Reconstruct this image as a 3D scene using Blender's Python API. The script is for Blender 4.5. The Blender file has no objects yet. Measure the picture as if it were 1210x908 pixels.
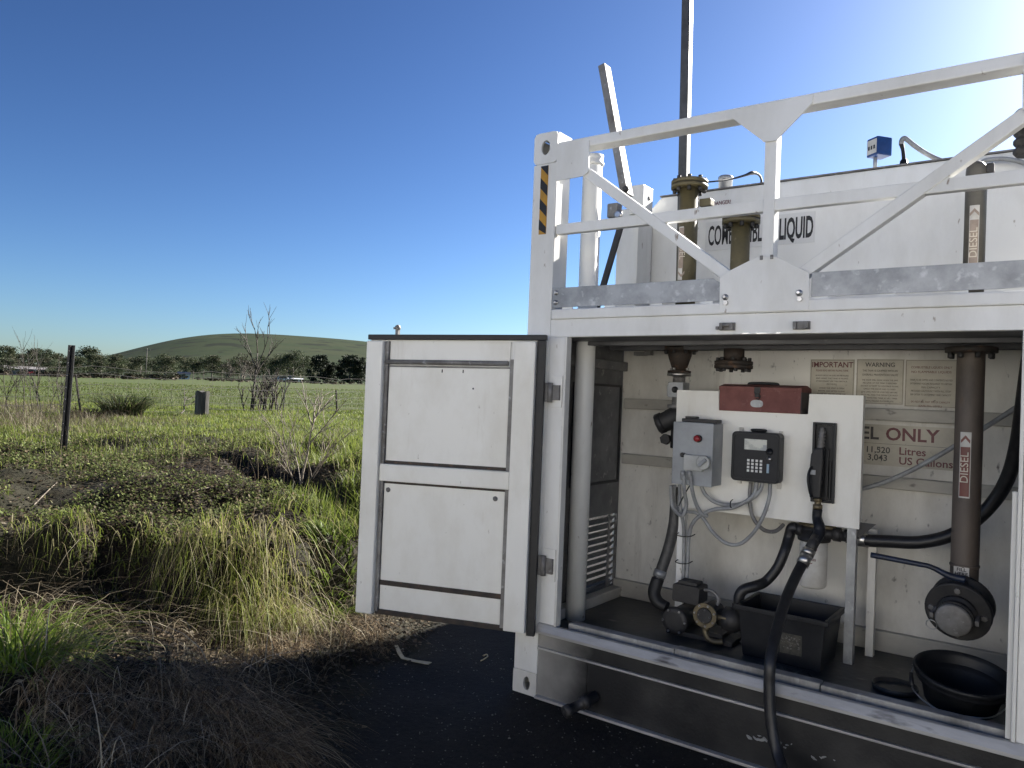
import bpy, bmesh, math, random
import numpy as np
from mathutils import Vector, Matrix
random.seed(7); rng = np.random.default_rng(7)
R = math.radians
SC = bpy.context.scene
COL = SC.collection

# ------------------------------------------------------------------ camera
PW, PH, FPX = 1210.0, 908.0, 900.0
YAW, PITCH, ROLL = 0.63263, 0.01531, 0.04055
CAM = np.array([2.298, -3.247, 1.528])
_F0 = np.array([-math.sin(YAW), math.cos(YAW), 0]); _R0 = np.array([math.cos(YAW), math.sin(YAW), 0]); _U0 = np.array([0, 0, 1.0])
CF = _F0*math.cos(PITCH)+_U0*math.sin(PITCH); _U = _U0*math.cos(PITCH)-_F0*math.sin(PITCH)
CR = math.cos(ROLL)*_R0+math.sin(ROLL)*_U; CU = -math.sin(ROLL)*_R0+math.cos(ROLL)*_U
cd = bpy.data.cameras.new('camera'); cam = bpy.data.objects.new('camera', cd); COL.objects.link(cam)
cd.sensor_width = 36; cd.lens = FPX/PW*36; cd.clip_start = .05; cd.clip_end = 20000
m = Matrix.Identity(4)
for i in range(3):
    m[i][0] = CR[i]; m[i][1] = CU[i]; m[i][2] = -CF[i]; m[i][3] = CAM[i]
cam.matrix_world = m
SC.camera = cam
def ray(x, y): return CF+CR*(x-PW/2)/FPX-CU*(y-PH/2)/FPX
def atY(x, y, Y):
    d = ray(x, y); return Vector(CAM+d*(Y-CAM[1])/d[1])
def atX(x, y, X):
    d = ray(x, y); return Vector(CAM+d*(X-CAM[0])/d[0])
def atZ(x, y, Z):
    d = ray(x, y); return Vector(CAM+d*(Z-CAM[2])/d[2])
def proj(p):
    v = np.asarray(p)-CAM; z = v@CF
    return PW/2+FPX*(v@CR)/z, PH/2-FPX*(v@CU)/z

# ------------------------------------------------------------------ light
SUN_AZ, SUN_EL = R(13.5), R(29)          # azimuth from +Y towards +X
w = bpy.data.worlds.new('World'); SC.world = w; w.use_nodes = True
nt = w.node_tree; nt.nodes.clear()
sky = nt.nodes.new('ShaderNodeTexSky'); sky.sky_type = 'NISHITA'; sky.sun_disc = False
sky.sun_elevation = SUN_EL; sky.sun_rotation = SUN_AZ
sky.altitude = 0; sky.air_density = .85; sky.dust_density = .7; sky.ozone_density = 4.0
bg = nt.nodes.new('ShaderNodeBackground'); bg.inputs[1].default_value = .0192
out = nt.nodes.new('ShaderNodeOutputWorld')
gm = nt.nodes.new('ShaderNodeGamma'); gm.inputs[1].default_value = 1.5
nt.links.new(sky.outputs[0], gm.inputs[0]); nt.links.new(gm.outputs[0], bg.inputs[0]); nt.links.new(bg.outputs[0], out.inputs[0])
sd = bpy.data.lights.new('sun', 'SUN'); sd.energy = 5.0; sd.angle = R(.55); sd.color = (1, .95, .87)
sun = bpy.data.objects.new('sun', sd); COL.objects.link(sun)
SV = Vector((math.sin(SUN_AZ)*math.cos(SUN_EL), math.cos(SUN_AZ)*math.cos(SUN_EL), math.sin(SUN_EL)))
sun.rotation_euler = SV.to_track_quat('Z', 'Y').to_euler()
sun.location = (6, 12, 12)
SC.view_settings.view_transform = 'Standard'; SC.view_settings.look = 'None'
SC.view_settings.exposure = 1.68; SC.view_settings.gamma = 1.0; SC.view_settings.use_curve_mapping = False
SC.cycles.max_bounces = 8; SC.cycles.transparent_max_bounces = 8

# ------------------------------------------------------------------ materials
def mat(name, c1, rough=.5, metal=0.0, c2=None, scale=6.0, lo=.4, hi=.65, detail=6, bump=0.0, bscale=None, stretch=(1, 1, 1),
        c3=None, s3=40.0, lo3=.6, hi3=.7, rvar=.12, spec=.5, trans=0.0, streak=None):
    M = bpy.data.materials.new(name); M.use_nodes = True
    n, l = M.node_tree.nodes, M.node_tree.links
    b = n['Principled BSDF']; b.inputs['Metallic'].default_value = metal; b.inputs['Specular IOR Level'].default_value = spec
    tc = n.new('ShaderNodeTexCoord'); mp = n.new('ShaderNodeMapping'); mp.inputs['Scale'].default_value = stretch
    l.new(tc.outputs['Object'], mp.inputs[0])
    nz = n.new('ShaderNodeTexNoise'); nz.inputs['Scale'].default_value = scale; nz.inputs['Detail'].default_value = detail
    nz.inputs['Roughness'].default_value = .65
    l.new(mp.outputs[0], nz.inputs['Vector'])
    mr = n.new('ShaderNodeMapRange'); mr.inputs[1].default_value = lo; mr.inputs[2].default_value = hi
    l.new(nz.outputs[0], mr.inputs[0])
    mx = n.new('ShaderNodeMix'); mx.data_type = 'RGBA'
    mx.inputs[6].default_value = (*c1, 1); mx.inputs[7].default_value = (*(c2 or c1), 1)
    l.new(mr.outputs[0], mx.inputs[0])
    col = mx.outputs[2]
    if c3:
        n3 = n.new('ShaderNodeTexNoise'); n3.inputs['Scale'].default_value = s3; n3.inputs['Detail'].default_value = 4
        l.new(mp.outputs[0], n3.inputs['Vector'])
        m3 = n.new('ShaderNodeMapRange'); m3.inputs[1].default_value = lo3; m3.inputs[2].default_value = hi3
        l.new(n3.outputs[0], m3.inputs[0])
        x3 = n.new('ShaderNodeMix'); x3.data_type = 'RGBA'; x3.inputs[7].default_value = (*c3, 1)
        l.new(m3.outputs[0], x3.inputs[0]); l.new(col, x3.inputs[6]); col = x3.outputs[2]
    if streak:
        ms = n.new('ShaderNodeMapping'); ms.inputs['Scale'].default_value = (1, 1, .11); l.new(tc.outputs['Object'], ms.inputs[0])
        ns = n.new('ShaderNodeTexNoise'); ns.inputs['Scale'].default_value = 7; ns.inputs['Detail'].default_value = 7; ns.inputs['Roughness'].default_value = .7
        l.new(ms.outputs[0], ns.inputs['Vector'])
        rs_ = n.new('ShaderNodeMapRange'); rs_.inputs[1].default_value = streak[1]; rs_.inputs[2].default_value = streak[2]; rs_.inputs[4].default_value = streak[3]
        l.new(ns.outputs[0], rs_.inputs[0])
        xs_ = n.new('ShaderNodeMix'); xs_.data_type = 'RGBA'; xs_.inputs[7].default_value = (*streak[0], 1)
        l.new(rs_.outputs[0], xs_.inputs[0]); l.new(col, xs_.inputs[6]); col = xs_.outputs[2]
    l.new(col, b.inputs['Base Color'])
    rr = n.new('ShaderNodeMapRange'); rr.inputs[3].default_value = max(.03, rough-rvar); rr.inputs[4].default_value = min(1, rough+rvar)
    l.new(nz.outputs[0], rr.inputs[0]); l.new(rr.outputs[0], b.inputs['Roughness'])
    if bump:
        bn = n.new('ShaderNodeTexNoise'); bn.inputs['Scale'].default_value = bscale or scale*6; bn.inputs['Detail'].default_value = 5
        l.new(mp.outputs[0], bn.inputs['Vector'])
        bp = n.new('ShaderNodeBump'); bp.inputs['Strength'].default_value = bump; bp.inputs['Distance'].default_value = .01
        l.new(bn.outputs[0], bp.inputs['Height']); l.new(bp.outputs[0], b.inputs['Normal'])
    if trans:
        o = n['Material Output']; t = n.new('ShaderNodeBsdfTranslucent'); ad = n.new('ShaderNodeMixShader'); ad.inputs[0].default_value = trans
        l.new(col, t.inputs[0]); l.new(b.outputs[0], ad.inputs[1]); l.new(t.outputs[0], ad.inputs[2]); l.new(ad.outputs[0], o.inputs[0])
    return M
def blade_mat(name, trans=.5, rough=.5, spec=.3):
    M = bpy.data.materials.new(name); M.use_nodes = True
    n, l = M.node_tree.nodes, M.node_tree.links
    b = n['Principled BSDF']; b.inputs['Roughness'].default_value = rough; b.inputs['Specular IOR Level'].default_value = spec
    a = n.new('ShaderNodeAttribute'); a.attribute_name = 'Col'
    l.new(a.outputs['Color'], b.inputs['Base Color'])
    t = n.new('ShaderNodeBsdfTranslucent'); l.new(a.outputs['Color'], t.inputs[0])
    mx = n.new('ShaderNodeMixShader'); mx.inputs[0].default_value = trans
    l.new(b.outputs[0], mx.inputs[1]); l.new(t.outputs[0], mx.inputs[2]); l.new(mx.outputs[0], n['Material Output'].inputs[0])
    return M

MW = mat('white_paint', (.81, .81, .79), .42, c2=(.62, .61, .57), scale=2.6, lo=.44, hi=.78, detail=10, bump=.07, bscale=45, stretch=(1, 1, .4), c3=(.30, .25, .20), s3=30, lo3=.695, hi3=.76, streak=((.45, .42, .37), .62, .85, .45))
MWD = mat('dirty_white_paint', (.72, .71, .67), .45, c2=(.46, .44, .40), scale=3.0, lo=.45, hi=.8, bump=.05, bscale=50, stretch=(1, 1, .45), c3=(.16, .14, .12), s3=30, lo3=.66, hi3=.78)
MWI = mat('grimy_interior_paint', (.80, .78, .725), .5, c2=(.43, .405, .35), scale=2.6, lo=.42, hi=.80, detail=11, bump=.05, bscale=40, stretch=(1, 1, .5), c3=(.10, .09, .08), s3=34, lo3=.66, hi3=.8, streak=((.22, .19, .15), .60, .82, .55))
MRIB = mat('rib_grimy_paint', (.50, .48, .42), .5, c2=(.30, .28, .25), scale=4, lo=.4, hi=.75, bump=.05, stretch=(.5, 1, 1), c3=(.12, .11, .10), s3=26, lo3=.64, hi3=.76)
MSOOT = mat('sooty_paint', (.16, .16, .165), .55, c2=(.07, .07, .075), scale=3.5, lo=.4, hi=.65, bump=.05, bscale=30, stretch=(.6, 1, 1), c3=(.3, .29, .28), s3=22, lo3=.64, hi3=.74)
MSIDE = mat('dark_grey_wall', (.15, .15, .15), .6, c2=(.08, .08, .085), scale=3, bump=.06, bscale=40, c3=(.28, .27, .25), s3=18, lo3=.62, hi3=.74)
MDOOR = mat('door_panel_white', (.85, .84, .79), .38, c2=(.66, .63, .55), scale=2.4, lo=.46, hi=.82, detail=10, bump=.06, bscale=18, stretch=(1, 1, .55), c3=(.25, .21, .16), s3=34, lo3=.725, hi3=.80, streak=((.45, .39, .30), .60, .85, .5))
MGALV = mat('galvanised_steel', (.40, .41, .42), .5, .55, c2=(.27, .28, .29), scale=9, lo=.38, hi=.66, bump=.03, bscale=50, c3=(.52, .53, .54), s3=26, lo3=.6, hi3=.72)
MPOLE = mat('dark_pole_steel', (.085, .085, .085), .5, .2, c2=(.05, .05, .05), scale=9, bump=.04)
MGALVD = mat('weathered_galvanised', (.26, .255, .25), .6, .3, c2=(.13, .12, .11), scale=7, lo=.38, hi=.66, bump=.05, bscale=40, c3=(.4, .4, .4), s3=30, lo3=.62, hi3=.75)
MSTEEL = mat('bright_steel', (.62, .62, .62), .3, .9, c2=(.4, .38, .36), scale=14, bump=.03, stretch=(.15, 1, 1))
MSTEELW = mat('worn_sill_steel', (.50, .48, .46), .36, .75, c2=(.26, .24, .22), scale=5, lo=.4, hi=.68, bump=.05, bscale=30, stretch=(.2, 1, 1), c3=(.10, .085, .07), s3=16, lo3=.64, hi3=.76)
MSILL = mat('worn_sill_paint', (.52, .51, .49), .38, .25, c2=(.26, .25, .24), scale=6, lo=.4, hi=.7, detail=9, bump=.06, bscale=30, stretch=(.25, 1, 1), c3=(.09, .08, .07), s3=18, lo3=.63, hi3=.74)
MOLIVE = mat('olive_pipe_paint', (.115, .095, .045), .55, c2=(.085, .072, .038), scale=12, bump=.05, c3=(.16, .14, .09), s3=40, lo3=.64, hi3=.74)
MBROWN = mat('brown_pipe_paint', (.135, .108, .088), .6, c2=(.085, .07, .06), scale=8, bump=.06, stretch=(1, 1, .4), c3=(.13, .09, .06), s3=24, lo3=.62, hi3=.75)
MRUST = mat('rusty_flange', (.05, .036, .028), .7, c2=(.026, .024, .022), scale=18, bump=.15, c3=(.11, .062, .038), s3=30, lo3=.6, hi3=.72)
MRUB = mat('black_rubber', (.012, .012, .013), .55, c2=(.022, .022, .023), scale=20, bump=.05)
MHOSE = mat('hose_black', (.014, .014, .016), .42, c2=(.026, .026, .028), scale=30, bump=.06, bscale=120)
MPLAS = mat('black_plastic', (.010, .011, .014), .45, c2=(.018, .019, .022), spec=.35, scale=8, bump=.06, bscale=90)
MDGREY = mat('charcoal_plastic', (.011, .012, .016), .45, c2=(.017, .018, .022), scale=20, bump=.03, bscale=200, spec=.3)
MIRON = mat('dark_cast_iron', (.03, .03, .032), .55, .25, c2=(.055, .052, .05), scale=14, lo=.4, hi=.7, bump=.12, bscale=60)
MGREYBOX = mat('grey_enclosure_paint', (.34, .36, .38), .45, c2=(.25, .265, .28), scale=6, bump=.03, c3=(.14, .14, .14), s3=22, lo3=.66, hi3=.78)
MGREYP = mat('grey_conduit', (.32, .33, .335), .5, c2=(.20, .2, .2), scale=14, lo=.45, hi=.7)
MISO = mat('pale_grey_plastic', (.46, .47, .46), .45, c2=(.36, .37, .36), scale=14)
MRED = mat('red_toolbox_paint', (.22, .09, .08), .65, c2=(.16, .065, .06), spec=.25, scale=10, bump=.04, c3=(.25, .12, .11), s3=38, lo3=.62, hi3=.74)
MREDD = mat('dark_toolbox_paint', (.05, .035, .037), .5, c2=(.035, .03, .032), scale=10)
MBUT = mat('red_button', (.28, .02, .025), .35)
MBRASS = mat('dull_brass', (.22, .18, .11), .5, .6, c2=(.10, .085, .06), scale=18, bump=.08)
MSTK = mat('sticker_cream', (.55, .51, .42), .5, c2=(.40, .37, .30), scale=9, lo=.4, hi=.75, c3=(.2, .18, .15), s3=40, lo3=.66, hi3=.76)
MSTKL = mat('sticker_white', (.62, .60, .56), .45, c2=(.48, .46, .42), scale=14)
MDECW = mat('decal_white', (.72, .72, .71), .4, c2=(.66, .66, .65), scale=5)
MTXT = mat('text_black', (.012, .012, .014), .5)
MTXTG = mat('text_faded_black', (.05, .047, .045), .5, c2=(.11, .10, .09), scale=50)
MTXTR = mat('text_maroon', (.13, .028, .035), .5, c2=(.17, .06, .06), scale=40)
MTXTW = mat('text_cream', (.62, .56, .46), .5)
MLABB = mat('label_brown', (.19, .055, .04), .45, c2=(.15, .05, .04), scale=20)
MLABF = mat('label_faded_brown', (.34, .27, .22), .5, c2=(.28, .22, .18), scale=30)
MYEL = mat('hazard_yellow', (.50, .26, .015), .5, c2=(.38, .2, .02), scale=18)
MBLK = mat('hazard_black', (.008, .008, .008), .5)
MSCR = mat('display_glass', (.50, .52, .48), .2, c2=(.36, .38, .36), scale=26, lo=.45, hi=.55)
MKEY = mat('key_white', (.72, .72, .70), .4)
MBLUE = mat('blue_plastic', (.012, .05, .19), .4, c2=(.01, .035, .13), scale=14)
MBLUEG = mat('pale_blue_tag', (.30, .42, .52), .4)
MOIL = mat('oily_floor', (.028, .026, .024), .42, c2=(.085, .078, .068), scale=4, lo=.42, hi=.66, detail=10, bump=.25, bscale=22, c3=(.19, .17, .145), s3=11, lo3=.64, hi3=.78)
MKERB = mat('grimy_bund_lip', (.42, .41, .39), .55, c2=(.17, .165, .155), scale=5, lo=.36, hi=.66, bump=.08, bscale=28, stretch=(1, 1, .35), c3=(.42, .41, .40), s3=22, lo3=.62, hi3=.72)
MPICK = mat('black_picket_paint', (.012, .011, .011), .5, c2=(.02, .018, .016), scale=18, bump=.05)
MTIMB = mat('weathered_timber', (.13, .12, .105), .8, c2=(.05, .045, .04), scale=10, lo=.4, hi=.6, bump=.5, bscale=30, stretch=(1, 1, .12))
MSTICK = mat('dead_twig', (.07, .054, .04), .75, c2=(.03, .024, .019), scale=12, bump=.2)
MSTICKP = mat('pale_twig', (.26, .22, .17), .75, c2=(.10, .08, .06), scale=9, lo=.4, hi=.6, bump=.2)
MWIRE = mat('fence_wire', (.035, .03, .028), .7)
MBARK = mat('tree_bark', (.12, .10, .085), .8, c2=(.2, .17, .14), scale=2, bump=.3)
MROCK = mat('pale_gravel', (.15, .14, .13), .7, c2=(.05, .047, .044), scale=30)
MSTRIP = mat('dry_strip', (.50, .43, .28), .55, c2=(.36, .30, .18), scale=20)
MFILT = mat('filter_white', (.66, .65, .62), .35, c2=(.54, .52, .48), scale=9, c3=(.2, .18, .16), s3=40, lo3=.68, hi3=.78)
MROOF = mat('roof_sheet', (.30, .29, .28), .5, c2=(.22, .2, .19), scale=1)
MHOUSE = mat('house_wall', (.42, .39, .34), .7, c2=(.36, .33, .3), scale=1)
MCARR = mat('car_red', (.22, .02, .02), .3); MCARW = mat('car_white', (.75, .75, .74), .3); MGLASS = mat('car_glass', (.02, .025, .03), .1)

# bund face: white paint blackened by spilled fuel, the paint survives near the corner post
def stain_mat():
    M = bpy.data.materials.new('fuel_stained_paint'); M.use_nodes = True
    n, l = M.node_tree.nodes, M.node_tree.links; b = n['Principled BSDF']
    tc = n.new('ShaderNodeTexCoord'); sp = n.new('ShaderNodeSeparateXYZ'); l.new(tc.outputs['Object'], sp.inputs[0])
    nz = n.new('ShaderNodeTexNoise'); nz.inputs['Scale'].default_value = 6; nz.inputs['Detail'].default_value = 8; l.new(tc.outputs['Object'], nz.inputs[0])
    a = n.new('ShaderNodeMath'); a.operation = 'MULTIPLY_ADD'; a.inputs[1].default_value = .34; ofs = n.new('ShaderNodeMath'); ofs.inputs[1].default_value = 1.219; l.new(sp.outputs[0], ofs.inputs[0]); l.new(nz.outputs[0], a.inputs[0]); l.new(ofs.outputs[0], a.inputs[2])
    mr = n.new('ShaderNodeMapRange'); mr.inputs[1].default_value = .30; mr.inputs[2].default_value = .62; l.new(a.outputs[0], mr.inputs[0])
    n2 = n.new('ShaderNodeTexNoise'); n2.inputs['Scale'].default_value = 3; n2.inputs['Detail'].default_value = 9; l.new(tc.outputs['Object'], n2.inputs[0])
    dk = n.new('ShaderNodeMix'); dk.data_type = 'RGBA'; dk.inputs[6].default_value = (.009, .0095, .011, 1); dk.inputs[7].default_value = (.05, .048, .046, 1)
    m2 = n.new('ShaderNodeMapRange'); m2.inputs[1].default_value = .42; m2.inputs[2].default_value = .72; l.new(n2.outputs[0], m2.inputs[0]); l.new(m2.outputs[0], dk.inputs[0])
    mx = n.new('ShaderNodeMix'); mx.data_type = 'RGBA'; mx.inputs[6].default_value = (.32, .31, .29, 1)
    l.new(mr.outputs[0], mx.inputs[0]); l.new(dk.outputs[2], mx.inputs[7])
    l.new(mx.outputs[2], b.inputs['Base Color']); b.inputs['Roughness'].default_value = .48
    bp = n.new('ShaderNodeBump'); bp.inputs['Strength'].default_value = .12; bp.inputs['Distance'].default_value = .01
    n4 = n.new('ShaderNodeTexNoise'); n4.inputs['Scale'].default_value = 70; l.new(tc.outputs['Object'], n4.inputs[0]); l.new(n4.outputs[0], bp.inputs['Height']); l.new(bp.outputs[0], b.inputs['Normal'])
    return M
MSTAIN = stain_mat()

# ------------------------------------------------------------------ mesh helpers
class B:
    """collects shapes for one mesh object"""
    def __init__(s): s.v = []; s.f = []; s.sm = []; s.mi = []
    def add(s, vs, fs, smooth=False, mi=0):
        o = len(s.v); s.v += [tuple(v) for v in vs]
        for f in fs: s.f.append([i+o for i in f]); s.sm.append(smooth); s.mi.append(mi)
        return s
    def box(s, x0, x1, y0, y1, z0, z1, mi=0, T=None):
        vs = [(x, y, z) for x in (x0, x1) for y in (y0, y1) for z in (z0, z1)]
        if T: vs = [T(*v) for v in vs]
        return s.add(vs, [(0, 1, 3, 2), (4, 6, 7, 5), (0, 4, 5, 1), (2, 3, 7, 6), (0, 2, 6, 4), (1, 5, 7, 3)], False, mi)
    def cyl(s, p0, p1, r0, r1=None, n=16, mi=0, caps=True):
        return s.lathe(p0, Vector(p1)-Vector(p0), [(0, r0), (1, r0 if r1 is None else r1)], n, mi, caps, rel=True)
    def lathe(s, p0, axis, prof, n=20, mi=0, caps=True, rel=False):
        p0 = Vector(p0); a = Vector(axis); L = a.length if rel else 1.0; a.normalize()
        u = a.orthogonal().normalized(); w_ = a.cross(u)
        vs = []
        for t, r in prof:
            c = p0+a*(t*L)
            for k in range(n):
                q = 2*math.pi*k/n; vs.append(c+u*(r*math.cos(q))+w_*(r*math.sin(q)))
        o = len(s.v); s.v += [tuple(v) for v in vs]
        for i in range(len(prof)-1):
            for k in range(n):
                k2 = (k+1) % n
                s.f.append([o+i*n+k, o+i*n+k2, o+(i+1)*n+k2, o+(i+1)*n+k]); s.sm.append(True); s.mi.append(mi)
        if caps:
            s.f.append([o+k for k in range(n)][::-1]); s.sm.append(False); s.mi.append(mi)
            e = o+(len(prof)-1)*n; s.f.append([e+k for k in range(n)]); s.sm.append(False); s.mi.append(mi)
        return s
    def tube(s, pts, r, n=10, sub=6, mi=0, raw=False):
        pts = [Vector(p) for p in pts]
        rs = r if isinstance(r, (list, tuple)) else [r]*len(pts)
        P, Q = [], []
        if raw or len(pts) < 3: P, Q = pts, list(rs)
        else:
            for i in range(len(pts)-1):
                a = pts[max(i-1, 0)]; b = pts[i]; c = pts[i+1]; d = pts[min(i+2, len(pts)-1)]
                for k in range(sub):
                    t = k/sub
                    P.append(.5*((2*b)+(c-a)*t+(2*a-5*b+4*c-d)*t*t+(3*b-a-3*c+d)*t**3)); Q.append(rs[i]*(1-t)+rs[i+1]*t)
            P.append(pts[-1]); Q.append(rs[-1])
        o = len(s.v); up = None
        for i, p in enumerate(P):
            t = (P[min(i+1, len(P)-1)]-P[max(i-1, 0)]).normalized()
            if up is None: up = t.orthogonal().normalized()
            up = (up-t*up.dot(t)).normalized(); w_ = t.cross(up)
            for k in range(n):
                q = 2*math.pi*k/n; s.v.append(tuple(p+up*(Q[i]*math.cos(q))+w_*(Q[i]*math.sin(q))))
        for i in range(len(P)-1):
            for k in range(n):
                k2 = (k+1) % n
                s.f.append([o+i*n+k, o+i*n+k2, o+(i+1)*n+k2, o+(i+1)*n+k]); s.sm.append(True); s.mi.append(mi)
        s.f.append([o+k for k in range(n)][::-1]); e = o+(len(P)-1)*n; s.f.append([e+k for k in range(n)])
        s.sm += [False]*2; s.mi += [mi]*2
        return s
    def prism(s, poly, y0, y1, mi=0):          # polygon in XZ extruded along Y
        n = len(poly); vs = [(x, y0, z) for x, z in poly]+[(x, y1, z) for x, z in poly]
        fs = [list(range(n)), list(range(n, 2*n))[::-1]]+[[i, n+i, n+(i+1) % n, (i+1) % n] for i in range(n)]
        return s.add(vs, fs, False, mi)
    def ring(s, outer, inner, y0, y1, mi=0):   # plate with a hole, XZ loops of equal count
        n = len(outer)
        vs = [(x, y0, z) for x, z in outer]+[(x, y0, z) for x, z in inner]+[(x, y1, z) for x, z in outer]+[(x, y1, z) for x, z in inner]
        fs = []
        for i in range(n):
            j = (i+1) % n
            fs += [[i, j, n+j, n+i], [2*n+i, 3*n+i, 3*n+j, 2*n+j], [i, 2*n+i, 2*n+j, j], [n+i, n+j, 3*n+j, 3*n+i]]
        return s.add(vs, fs, False, mi)
    def beam(s, p0, p1, wx, wy, up=(0, 1, 0), mi=0):   # rectangular bar p0..p1; wy measured along `up`
        p0 = Vector(p0); p1 = Vector(p1); a = (p1-p0).normalized(); u = Vector(up); u = (u-a*u.dot(a)).normalized(); x = a.cross(u)
        vs = [p+x*(sx*wx/2)+u*(sy*wy/2) for p in (p0, p1) for sx in (-1, 1) for sy in (-1, 1)]
        return s.add(vs, [(0, 1, 3, 2), (4, 6, 7, 5), (0, 4, 5, 1), (2, 3, 7, 6), (0, 2, 6, 4), (1, 5, 7, 3)], False, mi)
    def go(s, name, material, parent=None, bevel=0.0, T=None):
        me = bpy.data.meshes.new(name)
        off = Vector((0, 0, 0))
        q = parent
        while q is not None: off += q.location; q = q.parent
        vs = [tuple(Vector(T(*v) if T else v)-off) for v in s.v]
        me.from_pydata(vs, [], s.f)
        bm = bmesh.new(); bm.from_mesh(me)
        for f, sm, mi in zip(bm.faces, s.sm, s.mi): f.smooth = sm; f.material_index = mi
        bmesh.ops.recalc_face_normals(bm, faces=bm.faces)
        if bevel:
            es = [e for e in bm.edges if len(e.link_faces) == 2 and e.calc_face_angle(0) > .6 and not (e.link_faces[0].smooth or e.link_faces[1].smooth)]
            if es: bmesh.ops.bevel(bm, geom=es, offset=bevel, segments=2, affect='EDGES', profile=.6, clamp_overlap=True)
        bm.to_mesh(me); bm.free()
        for mm in (material if isinstance(material, (list, tuple)) else [material]): me.materials.append(mm)
        o = bpy.data.objects.new(name, me); COL.objects.link(o)
        if parent is not None: o.parent = parent
        return o
def tag(o, label=None, cat=None, group=None, kind=None):
    if label: o['label'] = label
    if cat: o['category'] = cat
    if group: o['group'] = group
    if kind: o['kind'] = kind
    return o
def thing(name, label, cat, loc=(0, 0, 0), group=None):
    o = bpy.data.objects.new(name, None); COL.objects.link(o); o.location = loc; o.empty_display_size = .1
    return tag(o, label, cat, group)
def text(name, body, size, material, parent, loc, rot=(math.pi/2, 0, 0), sx=1.0, bold=0.0, align='CENTER', depth=.0006, spacing=1.0, fit=None):
    cu = bpy.data.curves.new(name, 'FONT'); cu.body = body; cu.size = size; cu.align_x = align; cu.align_y = 'CENTER'
    cu.offset = bold*size; cu.extrude = depth; cu.resolution_u = 3; cu.space_character = spacing
    t = bpy.data.objects.new(name, cu); COL.objects.link(t)
    me = bpy.data.meshes.new_from_object(t.evaluated_get(bpy.context.evaluated_depsgraph_get()))
    bpy.data.objects.remove(t); bpy.data.curves.remove(cu)
    me.name = name
    if fit:
        xs_ = [v.co.x for v in me.vertices]; sx = (fit[1]-fit[0])/(max(xs_)-min(xs_)); loc = (fit[0]-min(xs_)*sx, loc[1], loc[2])
    me.materials.clear(); me.materials.append(material)
    o = bpy.data.objects.new(name, me); COL.objects.link(o)
    off = Vector((0, 0, 0)); q = parent
    while q is not None: off += q.location; q = q.parent
    o.parent = parent; o.location = Vector(loc)-off; o.rotation_euler = rot; o.scale = (sx, 1, 1)
    return o
def each_bolt(parent, m_, c, axis, rad, n, r=.008, h=.012, ph=0.0):
    a = Vector(axis).normalized(); u = a.orthogonal().normalized(); w_ = a.cross(u)
    for k in range(n):
        q = 2*math.pi*k/n+ph; p = Vector(c)+u*(rad*math.cos(q))+w_*(rad*math.sin(q))
        B().lathe(p, a, [(0, r), (h, r), (h*1.15, r*.8)], 6).go('bolt', m_, parent)

# ------------------------------------------------------------------ terrain
def vnoise(x, y, s, seed=0):
    x = np.asarray(x)*s+seed*17.31; y = np.asarray(y)*s-seed*9.77
    xi = np.floor(x).astype(np.int64); yi = np.floor(y).astype(np.int64); fx = x-xi; fy = y-yi
    fx = fx*fx*(3-2*fx); fy = fy*fy*(3-2*fy)
    def h(a, b):
        n = (a*374761393+b*668265263+seed*1442695) & 0x7fffffff
        n = ((n ^ (n >> 13))*1274126177) & 0x7fffffff
        return ((n ^ (n >> 16)) & 0xffff)/65535.0
    return (h(xi, yi)*(1-fx)+h(xi+1, yi)*fx)*(1-fy)+(h(xi, yi+1)*(1-fx)+h(xi+1, yi+1)*fx)*fy
def sstep(a, b, x):
    t = np.clip((x-a)/(b-a), 0, 1); return t*t*(3-2*t)
FA = np.array([-.27, -1.25]); FN = np.array([-.875, -.485])     # foot of the bank and its uphill normal
GUL = [np.array(p) for p in ((-1.15, .10), (-1.75, .45), (-2.6, .80), (-3.7, 1.05), (-4.8, 1.2))]
FACE = [np.array(p) for p in ((-4.6, -8.0), (-2.75, -2.9), (-2.50, -1.85), (-2.38, -1.40), (-2.22, -.98), (-1.78, -.86), (-1.42, -.56), (-1.36, -.15), (-1.50, .35), (-1.80, 1.3), (-2.1, 3.0), (-2.2, 40.0))]
def fdist(x, y):
    # signed distance to the cut edge of the field, positive on the field side
    best = np.full(np.shape(x), 1e9); sg = np.ones(np.shape(x))
    for a, b in zip(FACE[:-1], FACE[1:]):
        ab = b-a; t = np.clip(((x-a[0])*ab[0]+(y-a[1])*ab[1])/(ab@ab), 0, 1); dx = x-a[0]-ab[0]*t; dy = y-a[1]-ab[1]*t; d = np.hypot(dx, dy)
        c = ab[0]*dy-ab[1]*dx; m_ = d < best-1e-9; best = np.where(m_, d, best); sg = np.where(m_, np.where(c > 0, 1.0, -1.0), sg)
    return best*sg+.26*(vnoise(x, y, 1.9, 14)-.5)+.12*(vnoise(x, y, 5.5, 15)-.5)
def sdist(x, y): return (x-FA[0])*FN[0]+(y-FA[1])*FN[1]+.22*(vnoise(x, y, 1.3, 3)-.5)+.08*(vnoise(x, y, 4.0, 4)-.5)
def guld(x, y):
    d = np.full(np.shape(x), 99.0)
    for a, b in zip(GUL[:-1], GUL[1:]):
        ab = b-a; t = np.clip(((x-a[0])*ab[0]+(y-a[1])*ab[1])/(ab@ab), 0, 1)
        d = np.minimum(d, np.hypot(x-a[0]-ab[0]*t, y-a[1]-ab[1]*t))
    return d
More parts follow.
